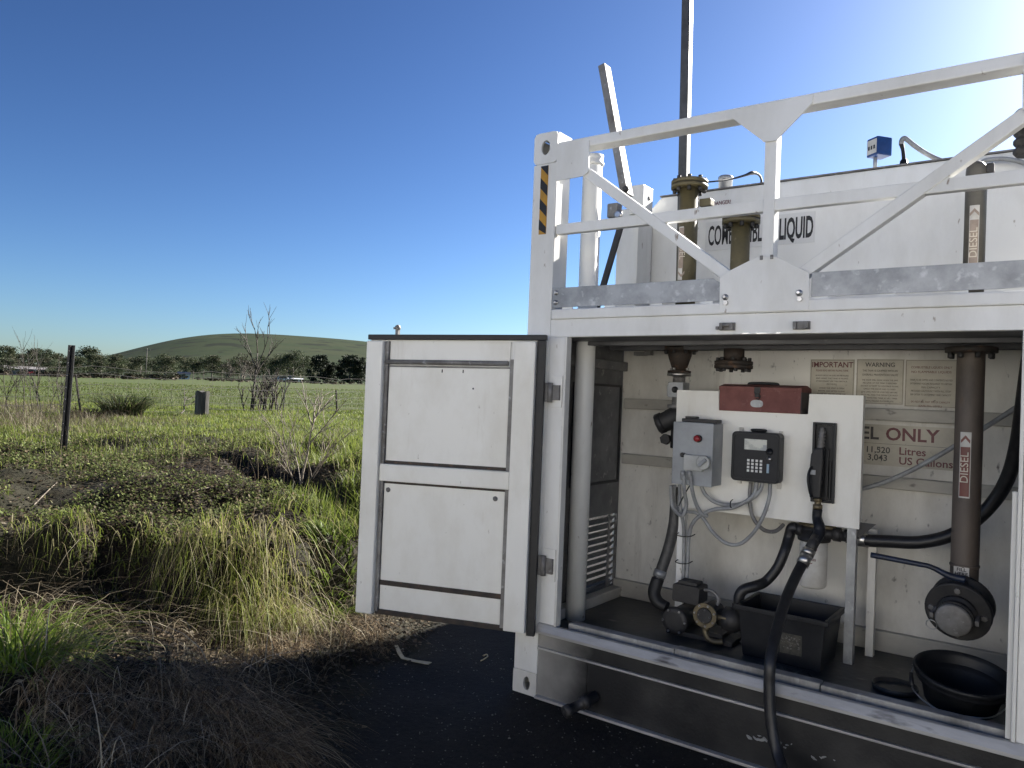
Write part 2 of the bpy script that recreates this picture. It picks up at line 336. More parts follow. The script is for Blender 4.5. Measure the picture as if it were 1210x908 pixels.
def gz(x, y):
    x = np.asarray(x, float); y = np.asarray(y, float)
    s = sdist(x, y)
    dx, dy = x-CAM[0], y-CAM[1]; d = np.hypot(dx, dy)
    q = fdist(x, y); up = sstep(-.09, .11, q)
    bank = (.15*sstep(-.03, .30, s)+.13*sstep(.3, 1.3, s))*(1-up)+(.72+.05*sstep(.1, 3.5, q))*up
    bump = (.20*(vnoise(x, y, 1.1, 1)-.5)+.15*(vnoise(x, y, 2.9, 2)-.5)+.07*(vnoise(x, y, 7.0, 5)-.5))*sstep(.0, .6, s)*(1-.55*sstep(7, 14, d))
    bank = bank+bump-.15*np.exp(-(guld(x, y)/.17)**2)*sstep(-.05, .15, q)*(.6+.8*vnoise(x, y, 1.5, 8))
    # the paddock rises gently away, more to the north (right) than to the left
    th = np.arctan2(dx*_R0[0]+dy*_R0[1], np.maximum(dx*_F0[0]+dy*_F0[1], .001))
    slope = np.clip(.0115+.0200*(th+.19), .002, .03)
    far = slope*np.clip(d-14, 0, 330)*sstep(0., 4.0, q)
    und = .22*(vnoise(x, y, .08, 6)-.5)*sstep(12, 40, d)*sstep(0, 4, q)
    return bank+far+und+.006*(vnoise(x, y, 9, 7)-.5)
def g1(x, y): return float(gz(np.array([x]), np.array([y]))[0])
def hit(px, py, lo=2.0, hi=400):
    """where the sight line through a photo pixel meets the ground"""
    d = ray(px, py); t = np.geomspace(lo, hi, 4000); P = CAM[None]+t[:, None]*d[None]
    k = np.argmax(P[:, 2] <= gz(P[:, 0], P[:, 1])); p = P[k]
    return Vector((p[0], p[1], g1(p[0], p[1])))

NG = 450; uu = np.linspace(-1, 1, NG); gr = 1.1*np.sinh(8.75*uu)
GX, GY = np.meshgrid(-1.6+gr, -.3+gr, indexing='ij'); GZ = gz(GX, GY)
verts = np.stack([GX, GY, GZ], -1).reshape(-1, 3)
idx = np.arange(NG*NG).reshape(NG, NG)
quads = np.stack([idx[:-1, :-1], idx[1:, :-1], idx[1:, 1:], idx[:-1, 1:]], -1).reshape(-1, 4)
def npmesh(name, verts, faces, k, material, cols=None, smooth=True):
    me = bpy.data.meshes.new(name); nf = len(faces)
    me.vertices.add(len(verts)); me.vertices.foreach_set('co', np.ascontiguousarray(verts, np.float32).ravel())
    me.loops.add(nf*k); me.loops.foreach_set('vertex_index', np.ascontiguousarray(faces, np.int32).ravel())
    me.polygons.add(nf); me.polygons.foreach_set('loop_start', np.arange(0, nf*k, k, dtype=np.int32))
    me.polygons.foreach_set('use_smooth', np.full(nf, smooth))
    me.update(calc_edges=True)
    if cols is not None:
        a = me.color_attributes.new('Col', 'FLOAT_COLOR', 'POINT')
        c4 = np.ones((len(verts), 4), np.float32); c4[:, :3] = cols; a.data.foreach_set('color', c4.ravel())
    me.materials.append(material)
    o = bpy.data.objects.new(name, me); COL.objects.link(o); return o
def soilmask(x, y):
    s = sdist(x, y); d = np.hypot(x-CAM[0], y-CAM[1])
    face = sstep(-.1, .1, s)*(1-sstep(.02, .2, fdist(x, y)))
    patch = sstep(.46, .60, vnoise(x, y, .9, 11)*.6+vnoise(x, y, 3.0, 12)*.4)*(1-sstep(7.5, 10.5, d))
    g = np.exp(-(guld(x, y)/.4)**2)
    return np.clip(np.maximum(np.maximum(face*.9, patch), g), 0, 1)
def groundsoil(x, y): return np.maximum(soilmask(x, y), .9*(1-sstep(9, 17, np.hypot(x-CAM[0], y-CAM[1]))))
sN = sdist(GX, GY)
gcol = np.stack([1-sstep(-.32, -.06, sN+.2*(vnoise(GX, GY, 3.3, 16)-.5)), groundsoil(GX, GY), (1-sstep(-3.0, -2.3, GY+.5*vnoise(GX, GY, .7, 13)))*(1-sstep(-.3, .1, sN))], -1).reshape(-1, 3)  # blue channel masks the added bounce gravel behind the camera
def ground_mat():
    M = bpy.data.materials.new('ground'); M.use_nodes = True
    n, l = M.node_tree.nodes, M.node_tree.links; b = n['Principled BSDF']; b.inputs['Roughness'].default_value = .85; b.inputs['Specular IOR Level'].default_value = .25
    tc = n.new('ShaderNodeTexCoord'); at = n.new('ShaderNodeAttribute'); at.attribute_name = 'Col'
    sp = n.new('ShaderNodeSeparateColor'); l.new(at.outputs['Color'], sp.inputs[0])
    def noise(sc, det=6, rg=.6):
        k = n.new('ShaderNodeTexNoise'); k.inputs['Scale'].default_value = sc; k.inputs['Detail'].default_value = det; k.inputs['Roughness'].default_value = rg
        l.new(tc.outputs['Object'], k.inputs[0]); return k.outputs[0]
    def ramp(src, stops):
        k = n.new('ShaderNodeValToRGB'); e = k.color_ramp.elements
        while len(e) < len(stops): e.new(.5)
        for el, (p, c) in zip(e, stops): el.position = p; el.color = (*c, 1)
        l.new(src, k.inputs[0]); return k.outputs[0]
    def mix(f, a, c):
        k = n.new('ShaderNodeMix'); k.data_type = 'RGBA'; l.new(f, k.inputs[0]); l.new(a, k.inputs[6]); l.new(c, k.inputs[7]); return k.outputs[2]
    pasture = mix(ramp(noise(.035, 8, .7), [(.35, (0, 0, 0)), (.7, (1, 1, 1))]),
                  ramp(noise(1.6, 9, .75), [(.3, (.035, .052, .012)), (.5, (.06, .088, .018)), (.72, (.115, .12, .042))]),
                  ramp(noise(.5, 9, .75), [(.3, (.05, .06, .016)), (.6, (.09, .10, .032)), (.8, (.13, .115, .055))]))
    soil = ramp(noise(9, 10, .7), [(.3, (.008, .006, .0045)), (.55, (.020, .015, .010)), (.78, (.055, .041, .028))])
    yard = ramp(noise(38, 8, .75), [(.35, (.006, .006, .0065)), (.6, (.013, .0125, .0125)), (.76, (.045, .043, .04))])
    c = mix(sp.outputs[1], pasture, soil); c = mix(sp.outputs[0], c, yard)
    dust = ramp(noise(1.7, 9, .7), [(.42, (0, 0, 0)), (.75, (.8, .8, .8))])
    dcol = ramp(noise(55, 6, .7), [(.3, (.016, .015, .014)), (.6, (.032, .03, .027)), (.8, (.08, .075, .068))])
    c = mix(sp.outputs[0], c, mix(dust, yard, dcol))
    bounce_gravel = ramp(noise(20, 8, .7), [(.3, (.32, .295, .25)), (.55, (.46, .43, .375)), (.75, (.58, .55, .485))])  # pale gravel added out of view to throw sunlight back at the container
    c = mix(sp.outputs[2], c, bounce_gravel)
    l.new(c, b.inputs['Base Color'])
    bp = n.new('ShaderNodeBump'); bp.inputs['Strength'].default_value = .7; bp.inputs['Distance'].default_value = .03
    l.new(noise(24, 8, .7), bp.inputs['Height']); l.new(bp.outputs[0], b.inputs['Normal'])
    return M
tag(npmesh('ground', verts, quads, 4, ground_mat(), gcol), kind='structure')

# ------------------------------------------------------------------ hill
def yh(px): return PH/2+FPX*math.tan(PITCH)+(px-PW/2)*math.tan(ROLL)      # horizon row
def dirpx(px):
    d = ray(px, yh(px)); d = d/np.hypot(d[0], d[1]); return d
HP = [(-500, 446), (-200, 445), (0, 432), (60, 432), (110, 426), (150, 416), (185, 407), (215, 401), (240, 398), (270, 396.2), (300, 396.8), (340, 399.5), (390, 403), (435, 407), (500, 414), (580, 424), (680, 437), (800, 452), (1000, 472)]
hx = np.linspace(-500, 1000, 160); hyy = np.interp(hx, [p[0] for p in HP], [p[1] for p in HP])
hyy = np.convolve(np.pad(hyy, 3, 'edge'), np.ones(7)/7, 'valid')
HD = 1500.0; rows = np.linspace(520, 2300, 40); hv = []
for r_ in rows:
    for px, py in zip(hx, hyy):
        d = dirpx(px); H = max(4.5, CAM[2]+(yh(px)-py)/FPX*HD*1.0/np.sqrt(1+((px-PW/2)/FPX)**2))
        t = sstep(520, HD, r_) if r_ < HD else 1-.9*sstep(HD, 2300, r_)
        x, y = CAM[0]+d[0]*r_, CAM[1]+d[1]*r_
        z = 1.5+(H-1.5)*float(t)**.9+2.6*(float(vnoise(x, y, .006, 21))-.5)*float(t)
        hv.append((x, y, z))
hi_ = np.arange(len(hv)).reshape(len(rows), len(hx))
hq = np.stack([hi_[:-1, :-1], hi_[1:, :-1], hi_[1:, 1:], hi_[:-1, 1:]], -1).reshape(-1, 4)
MHILL = mat('hill_pasture', (.026, .040, .016), .9, c2=(.040, .048, .022), scale=.012, lo=.35, hi=.65, detail=9, c3=(.018, .022, .012), s3=.03, lo3=.55, hi3=.62, spec=.1)
tag(npmesh('hill', np.array(hv), hq, 4, MHILL), kind='structure')

# ------------------------------------------------------------------ container
CW, CH, CL = 2.438, 2.90, 6.058
con = thing('fuel_tank_container', 'white steel container fuel tank with open front equipment bay and braced top frame', 'fuel tank', (CW/2, CL/2, 0))
def rrect(x0, x1, z0, z1, n, rad):
    cx, cz = (x0+x1)/2, (z0+z1)/2; pts = []
    for k in range(n):
        q = 2*math.pi*(k+.5)/n; dx, dz = math.cos(q), math.sin(q)
        t = min((x1-x0)/2/max(abs(dx), 1e-6), (z1-z0)/2/max(abs(dz), 1e-6)); x, z = dx*t, dz*t
        ex, ez = (x1-x0)/2-rad, (z1-z0)/2-rad
        if abs(x) > ex and abs(z) > ez:
            ox, oz = abs(x)-ex, abs(z)-ez; L = math.hypot(ox, oz)
            if L > rad: x = math.copysign(ex+ox*rad/L, x); z = math.copysign(ez+oz*rad/L, z)
        pts.append((cx+x, cz+z))
    return pts
def casting(parent, x0, x1, y0, y1, z0, z1, hole, rad=.022):
    b = B(); n = 32; hxc, hzc, hw, hh = hole
    inner = [(hxc+hw*math.cos(2*math.pi*(k+.5)/n), hzc+hh*math.sin(2*math.pi*(k+.5)/n)) for k in range(n)]
    b.ring(rrect(x0, x1, z0, z1, n, rad), inner, y0, y0+.014)
    b.box(x0+.002, x0+.012, y0+.0145, y1, z0+.012, z1-.018); b.box(x1-.012, x1-.0005, y0+.0145, y1, z0+.004, z1-.004)
    b.box(x0+.0125, x1-.0125, y1-.012, y1-.0005, z0+.004, z1-.004); b.box(x0+.0125, x1-.0125, y0+.0145, y1-.0125, z1-.014, z1-.002); b.box(x0+.0125, x1-.0125, y0+.0145, y1-.0125, z0+.002, z0+.014)
    return b.go('corner_casting', MW if z0 > 1 else MWD, parent)
for (x0, x1, y0, y1) in ((0, .146, 0, .137), (CW-.146, CW, 0, .137), (0, .146, CL-.137, CL), (CW-.146, CW, CL-.137, CL)):
    p = B().box(x0+.001, x1-.001, y0+.002, y1-.002, .118, CH-.162).go('corner_post', MW, con, .006)
    casting(p, x0, x1, y0, y1, CH-.162, CH, ((x0+.073), CH-.078, .027, .038))
    casting(p, x0, x1, y0, y1, 0, .118, ((x0+.086), .058, .021, .034), .004)
    if x0 == 0 and y0 == 0:
        lp = p
# hazard strip on the front left post
zt, zb = 2.726, 2.370; hs0, hs1 = .050, .095; b = B()
b.box(hs0, hs1, -.0012, .0015, zb, zt, 0)
for k in range(-1, 5):
    z0 = zb-.02+k*.108
    poly = [(hs0, z0+.046), (hs1, z0), (hs1, z0+.054), (hs0, z0+.100)]
    poly = [(x, min(max(z, zb), zt)) for x, z in poly]
    if len(set(poly)) > 3: b.prism(poly, -.0022, -.0013, 1)
b.go('hazard_strip', [MYEL, MBLK], lp)

# top frame
B().box(.146, CW-.146, .003, .094, 2.788, 2.838).go('top_rail', MW, con, .007)
B().box(.148, CW-.148, CL-.094, CL-.004, 2.788, 2.838).go('top_rail', MW, con, .007)
B().box(.1475, CW-.1475, .012, .050, 2.364, 2.416).go('middle_rail', MW, con, .005)
B().prism([(.1465, 2.82), (.336, 2.815), (.340, 2.68), (.334, 2.655), (.310, 2.641), (.1465, 2.636)], -.006, .0025).go('corner_gusset', MW, con)
B().prism([(CW-.1465, 2.82), (CW-.1465, 2.60), (CW-.290, 2.61), (CW-.302, 2.63), (CW-.303, 2.815)], -.006, .0025).go('corner_gusset', MW, con)
B().prism([(1.058, 2.825), (1.062, 2.795), (1.200, 2.672), (1.207, 2.663), (1.262, 2.660), (1.270, 2.668), (1.405, 2.792), (1.41, 2.825)], -.006, .0025).go('upper_gusset', MW, con)
B().box(1.212, 1.262, .0055, .072, 2.13, 2.787).go('truss_post', MW, con, .004)
B().beam((.300, .033, 2.675), (1.10, .033, 2.068), .050, .052).go('brace', MW, con, .005)
B().beam((1.365, .033, 2.075), (2.30, .033, 2.722), .052, .052).go('brace', MW, con, .005)
lg = B().prism([(1.044, 1.93), (1.040, 2.085), (1.085, 2.114), (1.205, 2.166), (1.285, 2.160), (1.371, 2.11), (1.420, 2.083), (1.424, 1.93)], -.016, -.010).go('lower_gusset', MW, con, .0015)
for x, z in ((1.070, 1.997), (1.384, 2.001)):
    B().lathe((x, -.016, z), (0, -1, 0), [(0, .014), (.004, .014), (.004, .009), (.022, .009), (.023, .006)], 12).lathe((x+.004, -.018, z-.026), (0, -1, 0), [(0, .011), (.010, .011)], 6).go('bolt', MSTEEL, lg)
for x in (1.222, 1.266):
    B().box(x-.006, x+.006, -.022, -.0165, 2.150, 2.168).go('welded_tab', MGALVD, lg)
for x0, x1 in ((.150, 1.0385), (1.4255, CW-.150)):
    pl = B().prism([(x0, 1.986), (x0, 2.086), (x1-.035 if x1 < 1.2 else x1, 2.086), (x1, 2.062 if x1 < 1.2 else 2.086), (x1, 1.986)], .002, .009).go('galvanised_plate', MGALV, con, .001)
    if x0 < .2:
        for z in (2.062, 2.012): B().lathe((x0+.022, .002, z), (0, -1, 0), [(0, .013), (.002, .013), (.002, .009), (.010, .009), (.012, .006)], 12).go('bolt', MSTEEL, pl)
for x in np.linspace(.24, 2.2, 9):
    B().box(x-.03, x+.03, .003, .012, 1.9755, 1.9855).go('spacer', MW, con)
B().box(.155, CW-.155, -.012, .030, 1.925, 1.975).go('header_trim', MW, con, .007)
hd = B().box(.147, CW-.147, 0, .046, 1.835, 1.9245).go('header_beam', MW, con, .003)
for x, z in ((1.080, 1.868), (1.395, 1.866)):
    b = B().box(x-.034, x+.034, -.014, -.0005, z-.016, z+.018).box(x-.030, x-.016, -.030, -.0145, z-.014, z+.016).box(x+.016, x+.030, -.030, -.0145, z-.014, z+.016)
    if x < 1.2: b.cyl((x-.02, -.024, z+.006), (x+.02, -.024, z+.006), .007, n=10).box(x-.05, x-.036, -.02, -.0005, z-.012, z+.002)
    b.go('door_latch', MGALVD, hd, .002)
for x, l_ in ((1.23, .05), (1.30, .02), (1.16, .03)):
    B().box(x-l_/2, x+l_/2, -.0025, -.0005, 1.8355, 1.840).go('paint_chip', MSTEEL, hd)

# deck over the bay, tank behind
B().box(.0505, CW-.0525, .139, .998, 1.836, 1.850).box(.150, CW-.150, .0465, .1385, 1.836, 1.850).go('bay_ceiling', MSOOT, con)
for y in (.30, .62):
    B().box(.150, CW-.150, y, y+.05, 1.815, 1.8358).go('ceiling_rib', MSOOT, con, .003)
B().box(.150, CW-.150, .0505, .998, 1.905, 1.920).go('deck', MGALVD, con)
tank = B().prism([(.10, .19), (.10, 2.62), (.255, 2.775), (2.185, 2.775), (2.34, 2.62), (2.34, .19)], 1.0, CL-.06).go('tank', MW, con, .012)
B().box(.25, 2.19, .992, 1.02, 2.7755, 2.783).go('top_edge_strip', MGALVD, tank)
B().box(.1, .112, .994, 1.0, 1.93, 2.60).go('seam', MWD, tank)
bw = B().box(.052, CW-.054, .984, .9985, .335, 1.834).go('back_wall', MWI, con)
for z0, z1 in ((1.478, 1.540), (1.140, 1.200)):
    B().prism([(.085, z0), (.085, z1), (CW-.10, z1), (CW-.10, z0)], .940, .9838).go('wall_rib', MRIB, bw, .006)
B().box(.056, CW-.06, .945, .9838, .3295, .430).go('skirting_channel', MRIB, bw, .006)
B().box(.0505, .115, .145, .944, .3295, .388).go('skirting_channel', MRIB, bw, .006)
B().box(1.49, CW-.07, .958, .9838, .405, .425).go('skirting_channel', MSOOT, bw, .003)

# left wall of the bay: recessed dark panel and open louvre
sw = B()
Y0, Y1 = .140, .9835
sw.box(.040, .050, Y0, Y1, .83, 1.92); sw.box(.040, .050, Y0, .40, .335, .8295); sw.box(.040, .050, .962, Y1, .335, .8295); sw.box(.040, .050, .4005, .9615, .335, .395)
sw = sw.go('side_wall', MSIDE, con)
fr = B()
fr.box(.0505, .062, .40, .955, 1.606, 1.62); fr.box(.0505, .062, .40, .955, 1.024, 1.038); fr.box(.0505, .062, .943, .955, 1.0385, 1.6055); fr.box(.0505, .062, .40, .412, 1.0385, 1.6055)
fr.go('window_frame', MRUB, sw)
B().box(.0505, .053, .4125, .9425, 1.039, 1.605).go('dark_panel', MSOOT, sw)
for z in (1.735,):
    B().box(.0505, .085, .145, .980, z-.028, z+.028).go('wall_rib', MSIDE, sw, .005)
for k in range(11):
    z = .405+k*.0395
    o = B().add([(.012, .402, z-.024), (.014, .402, z-.0255), (.056, .402, z+.018), (.054, .402, z+.0195), (.012, .960, z-.024), (.014, .960, z-.0255), (.056, .960, z+.018), (.054, .960, z+.0195)],
                [(0, 1, 2, 3), (4, 7, 6, 5), (0, 4, 5, 1), (1, 5, 6, 2), (2, 6, 7, 3), (3, 7, 4, 0)]).go('louvre_slat', MGALVD, sw)
for y in (.402, .86, .955):
    B().box(.050, .058, y, y+.008 if y != .86 else y+.022, .395, .83).go('louvre_frame', MGALVD, sw)
# right wall of the bay
B().box(CW-.052, CW-.040, Y0, Y1, .335, 1.835).go('side_wall', MSIDE, con)
# jambs and the seal lip round the opening
for x0, x1, lx in ((.1465, .246, .2465), (2.172, CW-.1465, 2.158)):
    j = B().box(x0, x1, .001, .050, .330, 1.8345).go('door_jamb', MW, con, .003)
    B().box(lx, lx+.013, -.016, .030, .386, 1.834).go('seal_lip', MWD, j, .003)
    if x0 < 1:
        for z in (1.552, .678):
            h = B().box(.160, .235, -.006, .0005, z-.075, z+.085).go('hinge_plate', MW, j, .003)
            B().cyl((.176, -.024, z-.05), (.176, -.024, z+.05), .014, n=12).box(.176, .226, -.020, -.0065, z-.038, z+.038).go('hinge_knuckle', MGALVD, j)
    else:
        B().box(2.140, 2.1575, .004, .030, .386, 1.26).go('jamb_return', MWD, j, .003)
# sill
B().box(.2475, 2.171, -.010, .050, .335, .352).go('sill_tray', MSOOT, con)
b = B(); pf = [(-.036, .338), (-.036, .352), (-.018, .384), (.000, .386), (.0005, .338)]
b.add([(x, y, z) for x in (.152, 2.287) for y, z in pf], [tuple(range(5)), tuple(range(5, 10))[::-1]]+[(i, 5+i, 5+(i+1) % 5, (i+1) % 5) for i in range(5)])
b.go('sill_bar', MSILL, con, .003)
B().box(.262, 2.157, .004, .012, .352, .382).go('sill_rail', MSTEELW, con, .002)
B().box(.262, 2.157, .024, .030, .352, .376).go('sill_rail', MSTEELW, con, .001)
for k, (x0, x1) in enumerate(((.29, .86), (.863, 1.50), (1.503, 2.14))):
    B().box(x0, x1, .052, .112, .330, .398+.004*(k % 2)).go('bund_lip', MKERB, con, .006)
B().box(.060, CW-.060, .051, .9835, .300, .329).go('bay_floor', MOIL, con)
B().box(.1465, CW-.1465, .001, .050, .262, .3295).go('sill_beam', MSTAIN, con, .002)
B().box(.150, CW-.1465, -.012, .0445, .252, .2615).go('bund_edge', MSILL, con, .002)
bund = B().box(.1475, CW-.1475, .006, .030, .018, .2515).go('bund_front', MSTAIN, con)
B().box(.1500, CW-.1465, -.022, .045, .005, .0175).go('bottom_flange', MSILL, con, .002)
B().box(.430, .437, .001, .0058, .02, .25).go('weld_seam', MSTAIN, bund)
B().box(.05, CW-.05, .0505, CL-.05, .2, .2995).go('floor_frame', MSTAIN, con)
for x0, x1 in ((.002, .05), (CW-.05, CW-.002)):
    B().box(x0, x1, .138, CL-.138, .02, .33).go('bottom_side_rail', MWD, con, .004)
    B().box(x0+.004, x1-.004 if x0 > 1 else x1-.0105, 1.0, CL-.138, .3305, 1.9).go('side_panel', MWD, con)
dp = atY(697, 826, -.02)
b = B().lathe((dp.x+.02, .004, dp.z+.012), (-.42, -.9, -.28), [(0, .026), (.05, .026), (.05, .032), (.085, .032), (.085, .024), (.15, .024), (.15, .029), (.185, .029), (.185, .022), (.19, .0)], 14)
b.go('drain_pipe', MIRON, con)
for k in range(17):
    px, py = random.choice([(892, 872), (905, 876), (928, 880), (942, 884), (970, 893), (988, 897)])
    p = atY(px+random.uniform(-8, 8), py+random.uniform(-3, 4), .004); r_ = random.uniform(.003, .010); sk = random.uniform(-.8, .8); n = 7
    poly = []
    for i in range(n):
        q = 6.283*i/n; rr = r_*random.uniform(.35, 1.5); poly.append((p.x+rr*1.5*math.cos(q), p.z+rr*.7*math.sin(q)+sk*rr*math.cos(q)))
    B().prism(poly, .0030-random.uniform(0, .003), .0058).go('peeling_paint', MGALV, bund)

# tank lettering
YT = .9985
c0 = atY(833, 300, 1.0); c1 = atY(962, 262, 1.0); zc = (atY(900, 274, 1.0).z)
B().box(c0.x, c1.x+.005, .9968, .9995, zc-.085, zc+.085).go('warning_sign', MDECW, tank)
text('sign_lettering', 'COMBUSTIBLE', .160, MTXT, tank, (c0.x, .996, zc-.004), bold=.016, fit=(atY(837, 280, .996).x, atY(906, 275, .996).x))
text('sign_lettering', 'LIQUID', .160, MTXT, tank, (c0.x, .996, zc-.004), bold=.030, fit=(atY(921, 270, .996).x, atY(961, 268, .996).x))
dgr = atY(853, 240, 1.0)
text('sign_lettering', 'DANGER!', .032, MTXTR, tank, (dgr.x, .9985, dgr.z), sx=.8, bold=.01)

# back wall notices
def notice(px0, px1, ztop, zbot, head, hs, hm, lines, seed):
    x0 = atY(px0, 445, .984).x; x1 = atY(px1, 445, .984).x
    s = B().box(x0, x1, .9822, .9838, zbot, ztop).go('notice', MSTK, bw)
    f = B(); e = .004
    for a in ((x0+e, x1-e, ztop-e-.0015, ztop-e), (x0+e, x1-e, zbot+e, zbot+e+.0015), (x0+e, x0+e+.0015, zbot+e+.002, ztop-e-.002), (x1-e-.0015, x1-e, zbot+e+.002, ztop-e-.002)):
        f.box(a[0], a[1], .9814, .9821, a[2], a[3])
    f.go('border', MTXTG, bw)
    z = ztop-.030
    if head: text('lettering', head, hs, hm, bw, ((x0+x1)/2, .9815, z), sx=.92, bold=.014); z -= .030
    for body, size, mt in lines:
        if body: text('lettering', body, size, mt, bw, ((x0+x1)/2, .9815, z), sx=(.86*(x1-x0))/max(.001, len(body)*size*.62) if len(body)*size*.62 > .86*(x1-x0) else 1)
        z -= size*1.45
ZT = 1.788
notice(957.4, 1009.7, ZT, 1.575, 'IMPORTANT', .040, MTXTR, [('PLEASE READ BEFORE FILLING TANK', .014, MTXTR), ('', .004, MTXTG), ('ALWAYS CHECK THE LEVEL BEFORE FILLING', .0105, MTXTG), ('AND WHILE THE TANK IS FILLING', .0105, MTXTG), ('IF NECESSARY USE THE DIPSTICK', .0105, MTXTG), ('PROVIDED', .0105, MTXTG), ('', .004, MTXTG), ('CHECK THE VENT IS OPEN', .0105, MTXTG), ('BEFORE AND AFTER FILLING', .0105, MTXTG), ('CLOSE ALL VALVES AFTER USE', .0105, MTXTG)], 1)
notice(1012, 1068.3, ZT+.002, 1.560, 'WARNING', .031, MTXTG, [('THIS TANK IS EQUIPPED WITH AN', .0145, MTXTG), ('OVERFILL PREVENTION VALVE', .0145, MTXTG), ('', .004, MTXTG)]+[(t, .0105, MTXTG) for t in ('THE VALVE WILL CLOSE WHEN THE SAFE', 'FILL LEVEL OF THE TANK IS REACHED', 'DO NOT ATTEMPT TO CONTINUE FILLING', 'ONCE THE VALVE HAS CLOSED', 'THE LEVEL MUST BE CHECKED BEFORE', 'EACH FILL AND THE OPERATOR MUST', 'STAY WITH THE TANK AT ALL TIMES', 'UNTIL FILLING IS COMPLETE')], 2)
notice(1069.6, 1132, ZT, 1.553, '', 0, None, [('', .006, MTXTR), ('COMBUSTIBLE LIQUIDS ONLY', .0155, MTXTR), ('NO FLAMMABLE LIQUIDS', .0155, MTXTR), ('', .012, MTXTG), ('TANK TO BE DIPPED AND CONTENTS NOTED', .0125, MTXTG), ('DETERMINE VOLUME REQUIRED TO OBTAIN', .0125, MTXTG), ('95% CAPACITY', .0125, MTXTG), ('PROCEED CAUTIOUSLY WITH FILL, STOP', .0125, MTXTG), ('DIP OFTEN TO DETERMINE TANK CAPACITY', .0125, MTXTG), ('', .012, MTXTG), ('DO NOT FILL PAST 95% OF CAPACITY', .0135, MTXTR), ('(SAFE FILL LEVEL)', .0135, MTXTR)], 3)
sx1 = atY(1128, 530, .984).x; sx0 = sx1-.92; sz1 = atY(1060, 503, .984).z; sz0 = atY(1060, 551.5, .984).z
B().box(sx0, sx1, .9822, .9838, sz0, sz1).go('capacity_sign', MSTK, bw)
B().box(sx0+.01, sx1-.01, .9814, .9821, (sz0+sz1)/2+.006, (sz0+sz1)/2+.0075).go('border', MTXTG, bw)
zr = sz1-.048
tl = atY(1047, 520, .984)
text('lettering', 'ONLY', .088, MTXTR, bw, (tl.x-.003, .9815, zr), sx=1.0, bold=.022, align='LEFT')
text('lettering', 'DIESEL', .088, MTXTG, bw, (tl.x-.034, .9815, zr), sx=1.0, bold=.022, align='RIGHT')
text('lettering', '11,520', .043, MTXTG, bw, (atY(1052, 533, .984).x, .9815, atY(1052, 533, .984).z), sx=1.0, bold=.014, align='RIGHT')
text('lettering', '3,043', .043, MTXTG, bw, (atY(1049, 541, .984).x, .9815, atY(1049, 542, .984).z), sx=1.0, bold=.014, align='RIGHT')
text('lettering', 'Litres', .052, MTXTR, bw, (atY(1062, 533, .984).x, .9815, atY(1062, 533.5, .984).z), sx=1.02, bold=.016, align='LEFT')
text('lettering', 'US Gallons', .052, MTXTR, bw, (atY(1062, 544, .984).x, .9815, atY(1062, 545, .984).z), sx=1.02, bold=.016, align='LEFT')
text('lettering', 'SAFE FILL LEVEL', .040, MTXTG, bw, (sx0+.22, .9815, (sz0+zr)/2-.02), sx=1.0, bold=.012)

# the swung-open door (a part of the container)
HX, HY = .150, -.050; FXx, FYy = -.805, -.345
DW = math.hypot(FXx-HX, FYy-HY); DU = Vector((FXx-HX, FYy-HY, 0)).normalized(); DN = Vector((DU.y, -DU.x, 0))
if DN.y > 0: DN = -DN            # towards the viewer side
DZ0, DZ1 = .330, 1.835; DH = DZ1-DZ0
def TD(u, n, v):               # u 0 at the free edge .. DW at the hinge, n proud of the slab, v up from the bottom (sagging a little at the free edge)
    p = Vector((FXx, FYy, 0))-DU*u+DN*n
    return Vector((p.x, p.y, DZ0+v-.010*(1-u/DW)))
door = B().box(0, DW, -.045, -.010, 0, DH).go('door', MW, con, .003, TD)
def dpart(name, u0, u1, n0, n1, v0, v1, mt, bev=.003): return B().box(u0, u1, n0, n1, v0, v1).go(name, mt, door, bev, TD)
dpart('door_seal', -.004, DW+.012, -.008, .020, DH-.022, DH+.006, MRUB, .004)
dpart('door_seal', DW-.034, DW+.008, -.009, .018, -.004, DH-.0225, MRUB, .004)
dpart('stile', .002, .100, -.009, .042, .004, DH-.030, MDOOR, .008)
dpart('stile', DW-.150, DW-.036, -.009, .042, .012, DH-.030, MDOOR, .008)
dpart('stile_channel', .104, .122, -.009, .014, .016, DH-.030, MGALVD, .002)
dpart('stile_channel', DW-.178, DW-.154, -.009, .012, .016, DH-.12, MGALVD, .002)
pu0, pu1 = .126, DW-.182
dpart('panel', pu0, pu1, -.009, -.001, DH-.128, DH-.030, MDOOR, .001)
B().cyl(TD(pu0-.02, .008, DH-.142), TD(DW-.19, .008, DH-.142), .013, n=14).go('tube_rail', MGALVD, door)
dpart('panel', pu0, pu1, -.009, .001, .830, DH-.170, MDOOR, .001)
dpart('panel_edge', pu0, pu1, -.009, .004, DH-.168, DH-.160, MGALVD, .001)
dpart('rail_gap', pu0-.02, pu1+.01, -.009, -.002, .812, .8295, MRUST, .001)
dpart('middle_rail', .104, DW-.154, -.0085, .026, .720, .8115, MDOOR, .006)
dpart('rail_gap', pu0-.02, pu1+.01, -.009, .003, .706, .7195, MRUST, .001)
dpart('panel', pu0, pu1, -.009, .001, .185, .7055, MDOOR, .001)
dpart('rail_gap', pu0-.02, pu1+.01, -.009, .006, .158, .1845, MRUST, .003)
dpart('panel', pu0, pu1, -.009, .001, .028, .1575, MDOOR, .001)
dpart('bottom_channel', .104, DW-.154, -.009, .010, .002, .0275, MRUST, .002)
for u, v in ((.150, .672), (DW-.232, .668)):
    B().lathe(TD(u, .001, v), DN, [(0, .013), (.004, .013), (.004, .008), (.010, .008), (.011, .0)], 12).go('grommet', MGALVD, door)
